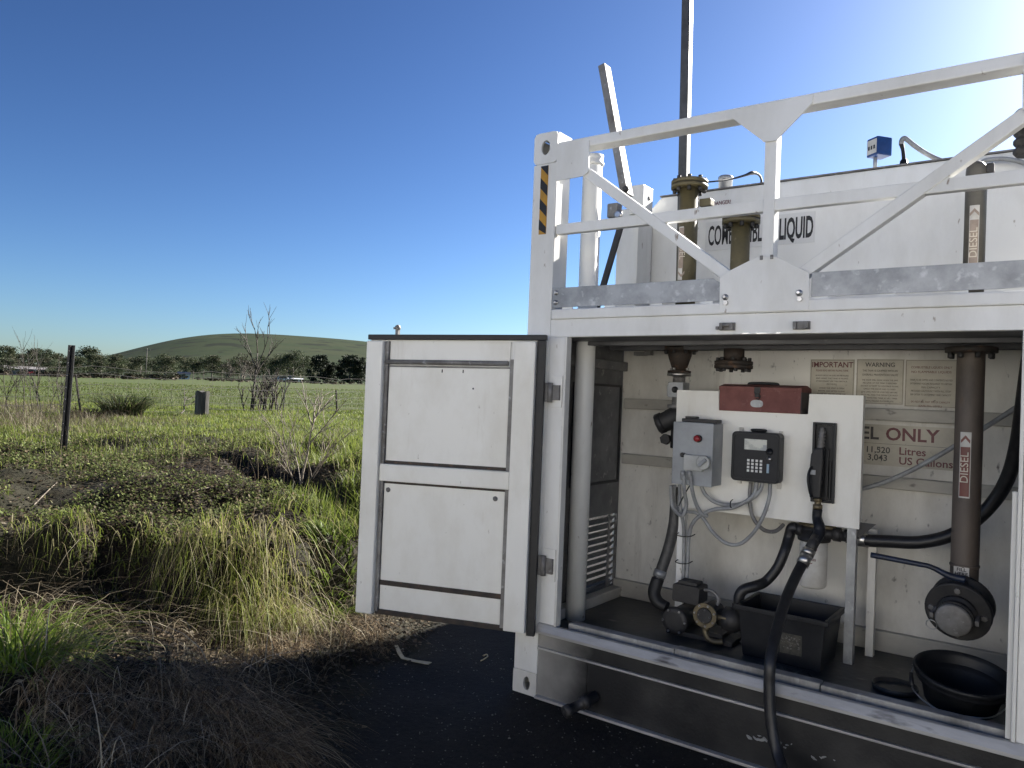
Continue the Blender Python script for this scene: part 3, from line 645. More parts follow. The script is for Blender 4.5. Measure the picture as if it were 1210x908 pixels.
for u, v in ((.44, DH-.178), (.56, DH-.178)):
    B().cyl(TD(u, .002, v), TD(u, .004, v-.016), .003, n=6).go('stud', MIRON, door)
B().cyl(TD(.62, -.0005, 1.23), TD(.62, .003, 1.23), .005, n=8).go('stud', MIRON, door)
b = B(); lt = TD(.155, -.02, DH+.004)
b.box(lt.x-.010, lt.x+.010, lt.y-.008, lt.y+.008, lt.z, lt.z+.030); b.lathe(lt+Vector((0, 0, .03)), (0, 0, 1), [(0, .012), (.006, .017), (.022, .014), (.028, .004)], 8); b.box(lt.x-.028, lt.x-.008, lt.y-.006, lt.y+.006, lt.z+.034, lt.z+.046)
b.go('top_latch', MGALVD, door)
for z in (1.552, .678):
    B().box(DW-.02, DW+.022, -.040, -.012, z-DZ0-.048, z-DZ0+.048).go('hinge_leaf', MGALVD, door, .002, TD)

# ------------------------------------------------------------------ things on the deck
DZ = 1.921
vt = thing('vent_pipe', 'tall white round pipe rising through the bay beside the corner post', 'pipe', (.158, .34, .33))
B().cyl((.158, .34, .331), (.158, .34, 2.852), .053, n=28).go('pipe', MW, vt)
B().lathe((.158, .34, 2.800), (0, 0, 1), [(0, .054), (.004, .060), (.018, .061), (.022, .054), (.045, .057), (.06, .057)], 28).go('collar', MWD, vt)

YP = .55
def flanged(name, label, cx, r, ztop, fr_, mt, group=None):
    t = thing(name, label, 'pipe', (cx, YP, DZ), None)
    B().cyl((cx, YP, DZ), (cx, YP, ztop-.045), r, n=28).go('pipe', mt, t)
    fl = B().lathe((cx, YP, ztop-.046), (0, 0, 1), [(0, r+.002), (.002, fr_), (.020, fr_), (.0205, fr_-.004)], 32).go('flange', mt, t)
    B().lathe((cx, YP, ztop-.0255), (0, 0, 1), [(0, fr_-.004), (.004, fr_-.004)], 32).go('gasket', MRUB, fl)
    B().lathe((cx, YP, ztop-.0215), (0, 0, 1), [(0, fr_), (.018, fr_), (.0205, fr_-.003)], 32).go('blind_flange', mt, t)
    for k in range(8):
        q = math.pi/8+k*math.pi/4; x, y = cx+(fr_-.019)*math.cos(q), YP+(fr_-.019)*math.sin(q)
        B().cyl((x, y, ztop-.066), (x, y, ztop-.044), .011, n=6).cyl((x, y, ztop-.001), (x, y, ztop+.014), .011, n=6).go('bolt', MIRON, fl)
    return t
f1 = atY(815, 214, YP)
p1 = flanged('flanged_pipe', 'tall olive flanged riser pipe with brown arrow label beside the tank lettering', f1.x, .051, f1.z, .096, MOLIVE)
lz1 = atY(806, 268, YP-.05).z; lz0 = atY(804, 331, YP-.05).z
def pipelabel(parent, cx, r, y, z0, z1, wd, mt, down=False, tm=MTXTW, edge=MTXTW):
    b = B(); n = 7; a0 = -math.asin(min(.95, wd/2/r))
    def strip(bb, rr, za, zb, wf=1.0, mi=0):
        vs = []
        for i in range(n+1):
            q = a0*wf*(1-2*i/n)+LA; vs += [(cx+rr*math.sin(q), y-rr*math.cos(q), za), (cx+rr*math.sin(q), y-rr*math.cos(q), zb)]
        bb.add(vs, [(2*i, 2*i+2, 2*i+3, 2*i+1) for i in range(n)], True, mi)
    strip(b, r+.0008, z0, z1, 1, 0)
    h = .062
    if down: strip(b, r+.0014, z0+h, z1-.006, .86, 1); zc_ = z0+h/2
    else: strip(b, r+.0014, z0+.006, z1-h, .86, 1); zc_ = z1-h/2
    L = b.go('pipe_label', [MSTKL, mt], parent)
    sg = -1 if down else 1
    ax = cx+(r+.0026)*math.sin(LA); ay = y-(r+.0026)*math.cos(LA); tx = Vector((math.cos(LA), math.sin(LA), 0))
    pts = [(-.017, -.016), (0, .004), (.017, -.016), (.017, -.002), (0, .018), (-.017, -.002)]
    vs = [Vector((ax, ay, zc_))+tx*px_+Vector((0, 0, sg*pz_)) for px_, pz_ in pts]
    B().add(vs, [(0, 1, 4, 5), (1, 2, 3, 4)]).go('arrow', mt, L)
    zm = (z0+h+z1)/2 if down else (z0+z1-h)/2+.02
    text('lettering', 'DIESEL', .042, tm, L, (ax, ay, zm), rot=(math.pi/2, sg*-math.pi/2, LA), sx=1.05, bold=.0)
LA = math.radians(-4)+.06
LA = .12
pipelabel(p1, f1.x-.012, .051, YP, lz0, lz1, .040, MLABF, True)
B().box(f1.x+.052, f1.x+.115, YP+.01, YP+.07, f1.z-.14, f1.z-.10).go('bracket', MOLIVE, p1, .006)
f2 = atY(876, 255, YP)
flanged('flanged_pipe', 'short olive flanged riser pipe in front of the tank lettering', f2.x, .047, f2.z, .094, MOLIVE)

f3 = atY(1151, 300, YP); zt3 = atY(1150, 191, YP).z
t = thing('capped_pipe', 'olive grey capped pipe with arrow label standing on the deck above the fill pipe', 'pipe', (f3.x, YP, DZ))
B().lathe((f3.x, YP, DZ), (0, 0, 1), [(0, .041), (zt3-DZ-.05, .041), (zt3-DZ-.03, .039), (zt3-DZ-.012, .028), (zt3-DZ-.002, .012), (zt3-DZ, .001)], 28).go('pipe', mat('grey_olive_paint', (.115, .105, .085), .5, c2=(.09, .083, .068), scale=10, bump=.04), t)
B().box(f3.x+.035, f3.x+.065, YP-.02, YP+.03, zt3-.06, zt3-.02).go('fitting', MIRON, t, .006)
LA = .02
pipelabel(t, f3.x, .041, YP, atY(1149, 309, YP-.04).z-.06, atY(1149, 243, YP-.04).z, .036, MLABF, False)

# pole behind the first riser
pt_ = atY(812.5, 0, .78); pb = atY(808, 215, .78)
t = thing('mast_pole', 'tall dark square steel pole rising above the frame behind the olive riser', 'pole', (pb.x, .78, DZ))
dirp = (pt_-pb).normalized(); base = pb+dirp*((DZ-pb.z)/dirp.z); top = pb+dirp*((5.2-pb.z)/dirp.z)
B().beam(base, top, .050, .050).go('pole', MPOLE, t, .003)
B().box(base.x-.06, base.x+.06, .72, .84, DZ, DZ+.008).go('foot_plate', MGALVD, t)

# leaning beam and its folded arm
YB = .62
t = thing('leaning_beam', 'galvanised square beam leaning above the white hinge post', 'beam', (atY(712, 338, YB).x, YB, DZ))
B().beam(atY(714, 79, YB), atY(741, 232, YB), .044, .075).go('beam', MGALVD, t, .003)
B().beam(atY(735, 262, YB), atY(705, 365, YB), .034, .020).go('folded_arm', MIRON, t, .002)
a = atY(740, 224, YB-.04)
B().lathe(a, (0, -1, 0), [(0, .020), (.012, .020), (.012, .012), (.026, .012)], 6).go('pivot_bolt', MIRON, t)
e0 = atY(724, 248, YB)
B().box(e0.x-.02, e0.x+.045, YB-.03, YB+.03, e0.z-.05, e0.z+.03).go('bracket', MGALVD, t, .004)
B().lathe(atY(731, 254, YB-.032), (0, -1, 0), [(0, .026), (.006, .026), (.006, .016), (.014, .016)], 16).go('pivot_washer', MSTEEL, t)
YH = .80
t = thing('hinge_post', 'white square post standing against the left end of the tank', 'post', (atY(741, 330, YH).x, YH, DZ))
a = atY(727, 330, YH); c = atY(752, 330, YH); zt_ = atY(740, 247, YH).z
B().box(a.x, c.x, YH, .985, DZ, zt_).go('post', MW, t, .006)
a2 = atY(744, 220, YH-.03); c2 = atY(757, 252, YH-.03)
B().box(a2.x, c2.x+.012, YH-.03, YH+.10, c2.z, a2.z).go('cap_block', MW, t, .005)
B().lathe((c2.x+.0125, YH+.05, (a2.z+c2.z)/2+.02), (1, 0, 0), [(0, .013), (.003, .013), (.004, .007)], 12).go('bolt', MIRON, t)

# sensor, cables and cap on the tank roof
ZR = 2.776
s0 = atY(1034, 197, 1.10)
t = thing('level_gauge', 'blue boxed level gauge on a thin stem on the tank roof', 'gauge', (s0.x, 1.10, ZR))
B().cyl((s0.x, 1.10, ZR), (s0.x, 1.10, ZR+.12), .010, n=12).lathe((s0.x, 1.10, ZR), (0, 0, 1), [(0, .024), (.025, .024), (.03, .012)], 8).go('stem', MGALV, t)
zb_ = atY(1034, 186, 1.10).z-.003; hh = .098
c, s_ = math.cos(R(-38)), math.sin(R(-38))
def TS(x, y, z): return Vector((s0.x+.018+x*c-y*s_, 1.10+x*s_+y*c, zb_+z))
bx = B().box(-.040, .040, -.046, .046, 0, hh, T=TS).go('case', MBLUE, t, .007)
c, s_ = math.cos(R(-38)), math.sin(R(-38))
B().box(-.033, .033, -.0475, -.0462, .012, .086, T=TS).go('dial_face', MSTKL, bx)
for k in range(3): B().box(-.026+k*.019, -.016+k*.019, -.0488, -.0476, .035, .055, T=TS).go('digit', MTXT, bx)
B().lathe((s0.x, 1.10, ZR+.095), (0, 0, 1), [(0, .02), (.03, .02)], 8).go('nut', MGALVD, t)
a = atY(1068, 190, 1.06)
t = thing('roof_cable', 'grey flexible conduit arching from a black gland on the tank roof', 'cable', (a.x, 1.06, ZR))
B().lathe((a.x, 1.06, ZR), (0, 0, 1), [(0, .05), (.008, .046), (.01, .022), (.04, .018), (.05, .01)], 14).go('gland', MPLAS, t)
B().tube([(a.x, 1.06, ZR+.045), atY(1067, 178, 1.06), atY(1065, 170, 1.06)], [.010, .009, .012], 8).go('boot', MPLAS, t)
B().tube([atY(1065, 171, 1.06), atY(1066, 165.5, 1.06), atY(1070, 164, 1.06), atY(1080, 172, 1.06), atY(1095, 182, 1.08), atY(1112, 190, 1.1), atY(1135, 196, 1.12)], .0125, 10).go('conduit', MGREYP, t)
t = tag(B().tube([atY(1160, 192, .95), atY(1168, 189, .95), atY(1185, 188, .95), atY(1200, 190, .95), atY(1222, 196, .95), (2.33, .95, 2.60)], .011, 8).go('pipe_cable', MGREYP), 'grey cable curving from the capped pipe along the tank front', 'cable')
a = atY(857, 224, 1.10)
t = thing('filler_cap', 'small round grey cap on the tank roof beside the olive riser', 'cap', (a.x, 1.10, ZR))
B().lathe((a.x, 1.10, ZR), (0, 0, 1), [(0, .040), (.075, .040), (.0755, .043), (.098, .043), (.104, .036)], 20).go('cap', MGALV, t)
t = tag(B().tube([atY(826, 216, .62), atY(845, 214.5, .70), atY(865, 211.5, .85), atY(880, 207.5, .95), atY(889, 204.5, 1.02), atY(896, 206.5, 1.08), atY(899.5, 212, 1.1), (atY(900, 218, 1.1).x, 1.1, ZR)], [.004, .0045, .005, .007, .012, .006, .006, .009], 8).go('sensor_lead', MRUB), 'thin black sensor lead looping from the tall olive riser to the tank roof', 'cable')
# louvred breather at the right-hand end of the frame
a = atY(1214, 156, .12)
t = thing('breather_valve', 'dark ribbed breather valve hanging under the right end of the top rail', 'valve', (a.x, .12, a.z-.09))
B().cyl((a.x, .12, a.z+.08), (a.x, .075, 2.7875), .018, n=12).go('hanger', MIRON, t)
pr = []
for k in range(5): pr += [(k*.035, .034), (k*.035+.012, .044), (k*.035+.024, .044), (k*.035+.034, .034)]
B().lathe((a.x, .12, a.z-.09), (0, 0, 1), pr, 18).go('ribbed_body', MIRON, t)

# ------------------------------------------------------------------ inside the bay
FZ = .3295
YPN = .62
def px2(x, y): p = atY(x, y, YPN); return p.x, p.z
pxl, _ = px2(798, 520); pxr, _ = px2(1018, 540); pzt = px2(900, 464)[1]; pzb = px2(930, 615)[1]
tlx0 = atY(851, 470, YPN).x; tlx1 = atY(948, 470, YPN).x; tlz0 = atY(900, 487, YPN).z
pan = thing('mounting_panel', 'white steel mounting panel with a notched top carrying the pump controls', 'panel', ((pxl+pxr)/2, YPN, FZ))
B().prism([(pxl, pzb), (pxl, pzt), (tlx0-.008, pzt), (tlx0-.004, tlz0-.002), (tlx1+.030, tlz0-.002), (tlx1+.034, pzt), (pxr, pzt), (pxr, pzb)], YPN, YPN+.004).go('panel', MDOOR, pan)
B().box(tlx0-.004, tlx1+.030, YPN+.0045, YPN+.20, tlz0-.008, tlz0-.002).go('shelf', MDOOR, pan)
B().box(pxr-.006, pxr-.001, YPN+.0045, YPN+.05, pzb+.002, pzt-.002).go('folded_edge', MDOOR, pan)
lx = px2(804, 620)[0]; rx = px2(1006, 650)[0]
B().box(lx-.018, lx+.022, YPN+.005, YPN+.010, FZ, pzb+.3).box(lx+.017, lx+.022, YPN+.0105, YPN+.045, FZ, pzb+.3).go('support_leg', MW, pan)
B().box(rx-.022, rx+.018, YPN+.005, YPN+.011, FZ, pzb+.2).box(rx+.012, rx+.018, YPN+.0115, YPN+.05, FZ, pzb+.2).go('support_leg', MGALV, pan)
B().box(rx+.035, rx+.07, YPN+.20, YPN+.24, FZ, pzb-.02).go('rear_leg', MWI, pan)
B().add([(rx+.02, YPN+.02, pzb+.03), (rx+.10, YPN+.02, pzb+.03), (rx+.02, YPN+.02, pzb-.05), (rx+.02, YPN+.024, pzb+.03), (rx+.10, YPN+.024, pzb+.03), (rx+.02, YPN+.024, pzb-.05)], [(0, 1, 2), (3, 5, 4), (0, 3, 4, 1), (1, 4, 5, 2), (2, 5, 3, 0)]).go('corner_bracket', MIRON, pan)

# red toolbox on the shelf
tz1 = atY(900, 455, YPN).z
tb = thing('toolbox', 'worn red metal toolbox on the shelf of the mounting panel', 'toolbox', ((tlx0+tlx1)/2, YPN+.08, tlz0-.002))
b = B(); zr_ = tlz0+(tz1-tlz0)*.90
YF, YK = YPN-.012, YPN+.165
b.box(tlx0, tlx1-.004, YF, YK, tlz0-.0015, zr_).go('body', MRED, tb, .003)
b = B(); xs = (tlx0-.003, tlx1-.001)
prof = [(YF-.003, zr_-.018), (YF-.003, zr_+.002), ((YF+YK)/2-.02, zr_+.016), ((YF+YK)/2+.02, zr_+.016), (YK+.003, zr_+.002), (YK+.003, zr_-.018)]
vs = [(xs[0], y, z) for y, z in prof]+[(xs[1], y, z) for y, z in prof]; n = 6
b.add(vs, [list(range(n)), list(range(n, 2*n))[::-1]]+[[i, n+i, n+(i+1) % n, (i+1) % n] for i in range(n)]).go('lid', MRED, tb, .002)
B().box(tlx1-.0035, tlx1-.0010, YF+.002, YK-.002, tlz0, zr_-.019).go('end_plate', MREDD, tb)
xm = atY(896, 460, YPN).x
B().tube([(xm-.075, (YF+YK)/2, zr_+.013), (xm-.068, (YF+YK)/2, zr_+.021), (xm, (YF+YK)/2, zr_+.023), (xm+.068, (YF+YK)/2, zr_+.021), (xm+.075, (YF+YK)/2, zr_+.013)], .008, 8).go('handle', MPLAS, tb)
b = B().box(xm-.014, xm+.016, YF-.008, YF-.0035, zr_-.030, zr_+.001).box(xm-.009, xm+.011, YF-.012, YF-.0005, zr_-.050, zr_-.0305); b.tube([(xm-.01, YF-.012, zr_-.03), (xm+.018, YF-.014, zr_-.04), (xm+.012, YF-.012, zr_-.06), (xm-.004, YF-.01, zr_-.056)], .003, 6).go('latch', MIRON, tb)
zc_ = tlz0+(zr_-tlz0)*.33; n = 20
poly = [(xm-.001+.032*math.copysign(abs(math.cos(2*math.pi*k/n))**.7, math.cos(2*math.pi*k/n)), zc_+.019*math.copysign(abs(math.sin(2*math.pi*k/n))**.85, math.sin(2*math.pi*k/n))) for k in range(n)]
B().prism(poly, YF-.0018, YF-.0002).go('maker_plate', MGALV, tb)

# grey switch box
YG = YPN-.14
gx0, gx1 = atY(796, 530, YG).x, atY(842, 530, YG).x; gz1, gz0 = atY(815, 500, YG).z, atY(815, 573, YG).z
gb = thing('switch_box', 'grey electrical switch box with red button and rotary isolator', 'switch box', ((gx0+gx1)/2, YPN, gz0))
B().box(gx0, gx1, YG+.012, YPN-.0005, gz0, gz1).go('case', MGREYBOX, gb, .004)
B().box(gx0-.006, gx1+.001, YG, YG+.0115, gz0-.003, gz1+.003).go('lid', MGREYBOX, gb, .004)
B().box(gx0+.03, gx1+.01, YG+.02, YG+.09, gz1+.0035, gz1+.022).box(gx0+.05, gx0+.11, YG+.015, YG+.06, gz1+.0225, gz1+.034).go('key_switch_block', MIRON, gb, .004)
p = atY(825.5, 518.5, YG)
B().lathe((p.x, YG, p.z), (0, -1, 0), [(0, .020), (.010, .020), (.011, .015)], 20).lathe((p.x, YG-.011, p.z), (0, -1, 0), [(0, .016), (.016, .017), (.022, .012), (.023, .001)], 20, 1).go('red_button', [MIRON, MBUT], gb)
p = atY(807, 537.5, YG)
B().lathe((p.x, YG, p.z), (0, -1, 0), [(0, .012), (.012, .012), (.016, .008)], 14).go('key_lock', MRUB, gb)
B().tube([(p.x, YG-.012, p.z), (p.x+.012, YG-.014, p.z+.012), (p.x+.022, YG-.012, p.z+.004), (p.x+.012, YG-.012, p.z-.006)], .002, 6).go('key_ring', MGALVD, gb)
p = atY(822, 547, YG)
B().box(p.x-.055, p.x+.050, YG-.030, YG-.0005, p.z-.040, p.z+.040).go('isolator_body', MISO, gb, .006)
p = atY(831, 547, YG-.04)
iso = B().lathe((p.x, YG-.0305, p.z), (0, -1, 0), [(0, .036), (.016, .036), (.020, .031)], 24).go('isolator_dial', MISO, gb)
B().beam((p.x-.018, YG-.058, p.z-.016), (p.x+.020, YG-.058, p.z+.018), .018, .016).go('isolator_knob', MGREYBOX, gb, .004)
for xx in (808, 816):
    p = atY(xx, 560, YG); B().lathe((p.x, YG-.015, p.z+.015), (0, 0, -1), [(0, .012), (.02, .012), (.022, .010), (.045, .010)], 12).go('cable_gland', MGREYP, gb)

# dark keypad terminal
YK_ = YPN-.085
kx0, kx1 = atY(864, 540, YK_).x, atY(921, 540, YK_).x; kz1, kz0 = atY(892, 511, YK_).z, atY(892, 570, YK_).z
kt = thing('fuel_terminal', 'charcoal fuel terminal with small display and white number keys', 'terminal', ((kx0+kx1)/2, YPN, kz0))
def rr_poly(x0, x1, z0, z1, r, n=5):
    pts = []
    for cx, cz, a in ((x1-r, z1-r, 0), (x0+r, z1-r, 90), (x0+r, z0+r, 180), (x1-r, z0+r, 270)):
        for k in range(n+1): q = R(a+90*k/n); pts.append((cx+r*math.cos(q), cz+r*math.sin(q)))
    return pts
B().prism(rr_poly(kx0, kx1, kz0, kz1, .022), YK_, YPN-.012).go('case', MDGREY, kt, .004)
B().ring(rr_poly(kx0+.008, kx1-.008, kz0+.008, kz1-.008, .018), rr_poly(kx0+.014, kx1-.014, kz0+.014, kz1-.014, .013), YK_-.004, YK_-.0005).go('bezel', MPLAS, kt)
B().box(kx0+.01, kx0+.03, YPN-.0115, YPN-.0005, kz0-.022, kz1+.018).box(kx1-.03, kx1-.01, YPN-.0115, YPN-.0005, kz0-.030, kz1+.010).go('mounting_lug', MSTKL, kt, .003)
xm = (kx0+kx1)/2
B().lathe((xm+.005, YK_+.03, kz1), (0, 0, 1), [(0, .034), (.008, .040), (.014, .040), (.017, .030)], 20).go('antenna_puck', MPLAS, kt)
p0 = atY(880, 518.5, YK_); p1_ = atY(906, 533, YK_)
B().box(p0.x, p1_.x, YK_-.0022, YK_-.0005, p1_.z, p0.z).go('display', MSCR, kt)
B().box(p1_.x-.030, p1_.x+.0, YK_-.0032, YK_-.0023, p1_.z, p1_.z+.012).box(p1_.x-.018, p1_.x, YK_-.0032, YK_-.0023, p1_.z+.0125, p1_.z+.028).go('display_reflection_mask', MGREYBOX, kt)
a0 = atY(884.5, 544, YK_); a1 = atY(899, 557.5, YK_)
for i in range(4):
    for j in range(4):
        x = a0.x+(a1.x-a0.x)*i/3; z = a0.z+(a1.z-a0.z)*j/3
        B().box(x-.0058, x+.0058, YK_-.004, YK_-.0005, z-.0058, z+.0058).go('key', MKEY, kt)
p = atY(909.5, 542, YK_); B().lathe((p.x, YK_-.0005, p.z), (0, -1, 0), [(0, .012), (.008, .012), (.009, .0)], 14).go('tag_reader', MSTEEL, kt)
p = atY(907.5, 553, YK_); B().box(p.x-.005, p.x+.006, YK_-.006, YK_-.0005, p.z-.026, p.z+.018).go('key_tag', MBLUEG, kt)
p = atY(909.5, 534, YK_); B().lathe((p.x, YK_-.0005, p.z), (0, -1, 0), [(0, .017), (.006, .017), (.008, .0)], 14).go('blanking_plug', MPLAS, kt)

# conduits
def cable(label, pts, r, m_=MGREYP, name='conduit', group=None):
    o = B().tube([atY(*p) for p in pts], r, 10).go(name, m_); return tag(o, label, 'cable', group)
Ya = YG+.05; Yb = YPN-.045
cable('grey conduit from the isolator gland curling back under the switch box', [(808, 562, YG-.015), (808.5, 580, YG), (811, 596, Ya), (807, 609, Ya), (800, 606, Ya+.02), (794, 596, Ya+.03), (793, 574, Ya+.03)], .010)
cable('grey conduit from the isolator gland sloping down to the cable bundle', [(816, 562, YG-.015), (818, 580, YG), (823, 597, Ya), (829, 607, Ya+.02), (836, 610, Yb)], .010)
cable('grey conduit looping from the switch box base up to the terminal', [(828, 573, YG+.06), (834, 585, Ya+.02), (848, 595, Yb), (868, 597, Yb), (886, 591, Yb), (898, 580, Yb), (901, 570, Yb)], .010)
cable('grey conduit sagging from the terminal to the top of the leg bundle', [(894, 570, Yb), (892, 582, Yb), (884, 591, Yb-.02), (866, 600, Yb-.02), (845, 602, Yb-.02), (830, 608, Yb-.01), (819, 618, Yb), (814, 634, YPN-.02), (812.5, 665, YPN-.02), (811, 690, YPN-.02)], .010)
cable('grey conduit hanging in a deep loop below the terminal', [(910, 572, Yb), (909, 588, Yb-.01), (902, 610, Yb-.01), (890, 630, Yb), (874, 643, Yb), (858, 642, Yb), (843, 630, Yb), (832, 614, Yb), (822, 606, Yb), (806, 604, Ya+.06), (797, 596, Ya+.06), (797, 573, Ya+.06)], .0095)
cable('dark conduit from the terminal disappearing behind the panel', [(887, 570, Yb+.02), (886, 592, Yb+.02), (890, 612, Yb+.01), (902, 626, Yb+.01), (916, 628, YPN+.02), (926, 620, YPN+.06)], .010, MGALVD)
cable('grey conduit running straight down the white support leg', [(803, 573, Ya+.06), (804, 600, YPN-.06), (808, 625, YPN-.012), (808, 660, YPN-.012), (807, 692, YPN-.012)], .009)
cable('thin black lead under the switch box', [(815, 574, YG+.05), (808, 586, YG+.03), (802, 598, YG+.03)], .0035, MRUB)
for z_, (xa, xb) in ((632, (799, 816)), (664, (798, 813))):
    a = atY(xa, z_, YPN-.034); c = atY(xb, z_+2, YPN-.034)
    tag(B().tube([(a.x, YPN+.0, a.z+.006), (a.x, YPN-.034, a.z), ((a.x+c.x)/2, YPN-.040, a.z-.004), (c.x, YPN-.034, c.z), (c.x+.01, YPN+.0, c.z+.008)], .0028, 6).go('cable_tie', MRUB), 'black cable tie round the conduits on the white support leg, '+('upper one' if z_ < 650 else 'lower one'), 'cable tie')
p = atY(864, 596, Yb-.034); tag(B().tube([(p.x, p.y+.02, p.z+.022), (p.x-.002, p.y-.004, p.z+.012), (p.x-.001, p.y-.004, p.z-.014), (p.x, p.y+.03, p.z-.022)], .003, 6).go('cable_tie', MRUB), 'black cable tie pinching the two conduits below the terminal', 'cable tie')

# nozzle holster and nozzle
hx0, hx1 = atY(960.5, 545, YPN).x, atY(988, 545, YPN).x; hz1, hz0 = atY(974, 499.5, YPN).z, atY(974, 594, YPN).z
ho = thing('nozzle_holster', 'black rectangular nozzle holster let into the white panel', 'holster', ((hx0+hx1)/2, YPN, hz0))
b = B().box(hx0, hx0+.012, YPN-.022, YPN-.0005, hz0, hz1).box(hx1-.012, hx1, YPN-.022, YPN-.0005, hz0, hz1).box(hx0+.0125, hx1-.0125, YPN-.022, YPN-.0005, hz1-.012, hz1).box(hx0+.0125, hx1-.0125, YPN-.022, YPN-.0005, hz0, hz0+.012)
b.go('frame', MPLAS, ho, .003)
B().box(hx0+.0125, hx1-.0125, YPN-.004, YPN-.0005, hz0+.0125, hz1-.0125).go('back', MRUB, ho)
B().box(hx1-.045, hx1-.030, YPN-.020, YPN-.0045, hz0+.03, hz0+.26).box(hx1-.026, hx1-.018, YPN-.016, YPN-.0045, hz0+.02, hz0+.20).go('guide_rib', MPLAS, ho, .002)
YN = YPN-.05
nz_ = thing('fuel_nozzle', 'black fuel nozzle hung upright in the holster on the panel', 'nozzle', (atY(969, 590, YN).x, YN, atY(969, 605, YN).z))
B().tube([atY(972, 506, YN+.03), atY(970.5, 520, YN+.01), atY(969, 534, YN)], [.010, .013, .014], 12).go('spout', MGALVD, nz_)
b = B()
for k in range(6):
    q = atY(971.8-.35*k, 510+4*k, YN+.025-.004*k); b.lathe(q, (0, 0, -1), [(0, .0150), (.005, .0165), (.010, .0150)], 12)
b.go('spout_spring', MGALVD, nz_)
bz1 = atY(968, 530, YN).z; bz0 = atY(968, 589, YN).z; bx0 = atY(958, 560, YN).x; bx1 = atY(973, 560, YN).x
B().prism([(bx0+.004, bz0), (bx0-.002, bz0+.06), (bx0-.003, bz0+.11), (bx0+.004, bz1-.03), (bx0+.018, bz1), (bx1-.002, bz1+.004), (bx1, bz1-.05), (bx1-.004, bz0+.05), (bx1-.008, bz0)], YN-.028, YN+.028).go('body', MPLAS, nz_, .008)
b = B().tube([(bx0+.010, YN-.03, bz0+.15), (bx0+.004, YN-.050, bz0+.12), (bx0+.004, YN-.056, bz0+.08), (bx0+.010, YN-.044, bz0+.03), (bx0+.016, YN-.03, bz0+.01)], .006, 8).go('trigger_guard', MDGREY, nz_)
B().box(bx0+.006, bx0+.030, YN-.0345, YN-.0285, bz0+.112, bz0+.135).go('trigger', MGREYBOX, nz_, .002)
q = atY(966.5, 589, YN)
B().lathe(q, (0, 0, -1), [(0, .018), (.012, .018), (.013, .015), (.03, .015), (.031, .022), (.050, .022)], 12).go('swivel', MBRASS, nz_)
# dispensing hose
hs = thing('dispensing_hose', 'thick black dispensing hose hanging from the nozzle down over the sill', 'hose', (atY(915, 905, -.09).x, -.09, .01))
Y1_ = YN-.005
B().tube([atY(966, 602, YN), atY(965.5, 612, YN), atY(968, 622, YN-.02), atY(968, 630, YN-.03), atY(963, 640, YN-.06)], [.022, .022, .026, .027, .024], 12).go('elbow', MDGREY, hs)
B().tube([atY(965.5, 634, YN-.045), atY(960, 644, YN-.07), atY(956, 652, YN-.09)], [.024, .026, .026], 12, raw=True).go('swivel_joint', MIRON, hs)
B().tube([atY(956.5, 650, YN-.085), atY(953.5, 656, YN-.10)], .031, 8, raw=True).tube([atY(953, 657, YN-.105), atY(948, 667, YN-.13)], .029, 14, raw=True).go('ferrule', MSTEEL, hs)
B().tube([atY(949, 665, YN-.125), atY(940, 682, YN-.20), atY(928, 710, .24), atY(919, 740, .10), atY(913, 765, -.01), atY(910, 785, -.065), atY(909, 810, -.075), atY(910, 840, -.085), atY(914, 872, -.10), atY(921, 898, -.13), atY(932, 925, -.22), atY(952, 945, -.36), (1.75, -.62, .025), (2.3, -.7, .025), (2.9, -.5, .025)], .0235, 14, 8).go('hose', MHOSE, hs)

# filter and manifold
fx = atY(961, 660, YPN+.02).x; fy = YPN+.06
fx = atY(961, 660, fy).x; fz1 = atY(961, 639, fy).z; fz0 = atY(961, 694, fy).z
ft = thing('fuel_filter', 'white spin-on fuel filter canister under the mounting panel', 'filter', (fx, fy, fz0))
B().lathe((fx, fy, fz0), (0, 0, 1), [(0, .050), (.006, .060), (.016, .065), (fz1-fz0-.01, .065), (fz1-fz0, .062)], 28).go('canister', MFILT, ft)
B().lathe((fx, fy, fz1+.001), (0, 0, 1), [(0, .075), (.012, .078), (.024, .060), (.05, .045)], 20).go('filter_head', MIRON, ft)
for (txt, pxx, pyy, sz) in (('H', 964, 649.5, .024), ('305', 961.5, 662, .016)):
    q = atY(pxx, pyy, fy-.062); text('lettering', txt, sz, MTXTR, ft, (q.x, fy-.0668, q.z), bold=.01, rot=(math.pi/2, 0, 0))
q = atY(960, 666, fy-.065); B().box(fx-.03, fx+.012, fy-.0672, fy-.0640, q.z-.003, q.z+.002).go('red_stripe', MTXTR, ft)
mzL = atY(937, 627, fy); mzR = atY(1000, 634, fy)
mf = thing('outlet_manifold', 'dark iron pipe manifold running under the panel to the support leg', 'pipe', (fx, fy, mzL.z))
mz = fz1+.045
B().cyl((mzL.x, fy, mz), (atY(1003, 634, fy).x, fy, mz-.005), .024, n=16).go('pipe', MIRON, mf)
for xx, ww, rr in ((mzL.x+.02, .03, .032), (fx+.09, .035, .034), (fx+.14, .02, .030)): B().cyl((xx, fy, mz), (xx+ww, fy, mz), rr, n=8).go('hex_nut', MIRON, mf)
B().cyl((mzL.x+.03, fy-.0005, mz+.026), (fx+.1, fy, mz+.026), .011, n=8).go('copper_strip', MBRASS, mf)
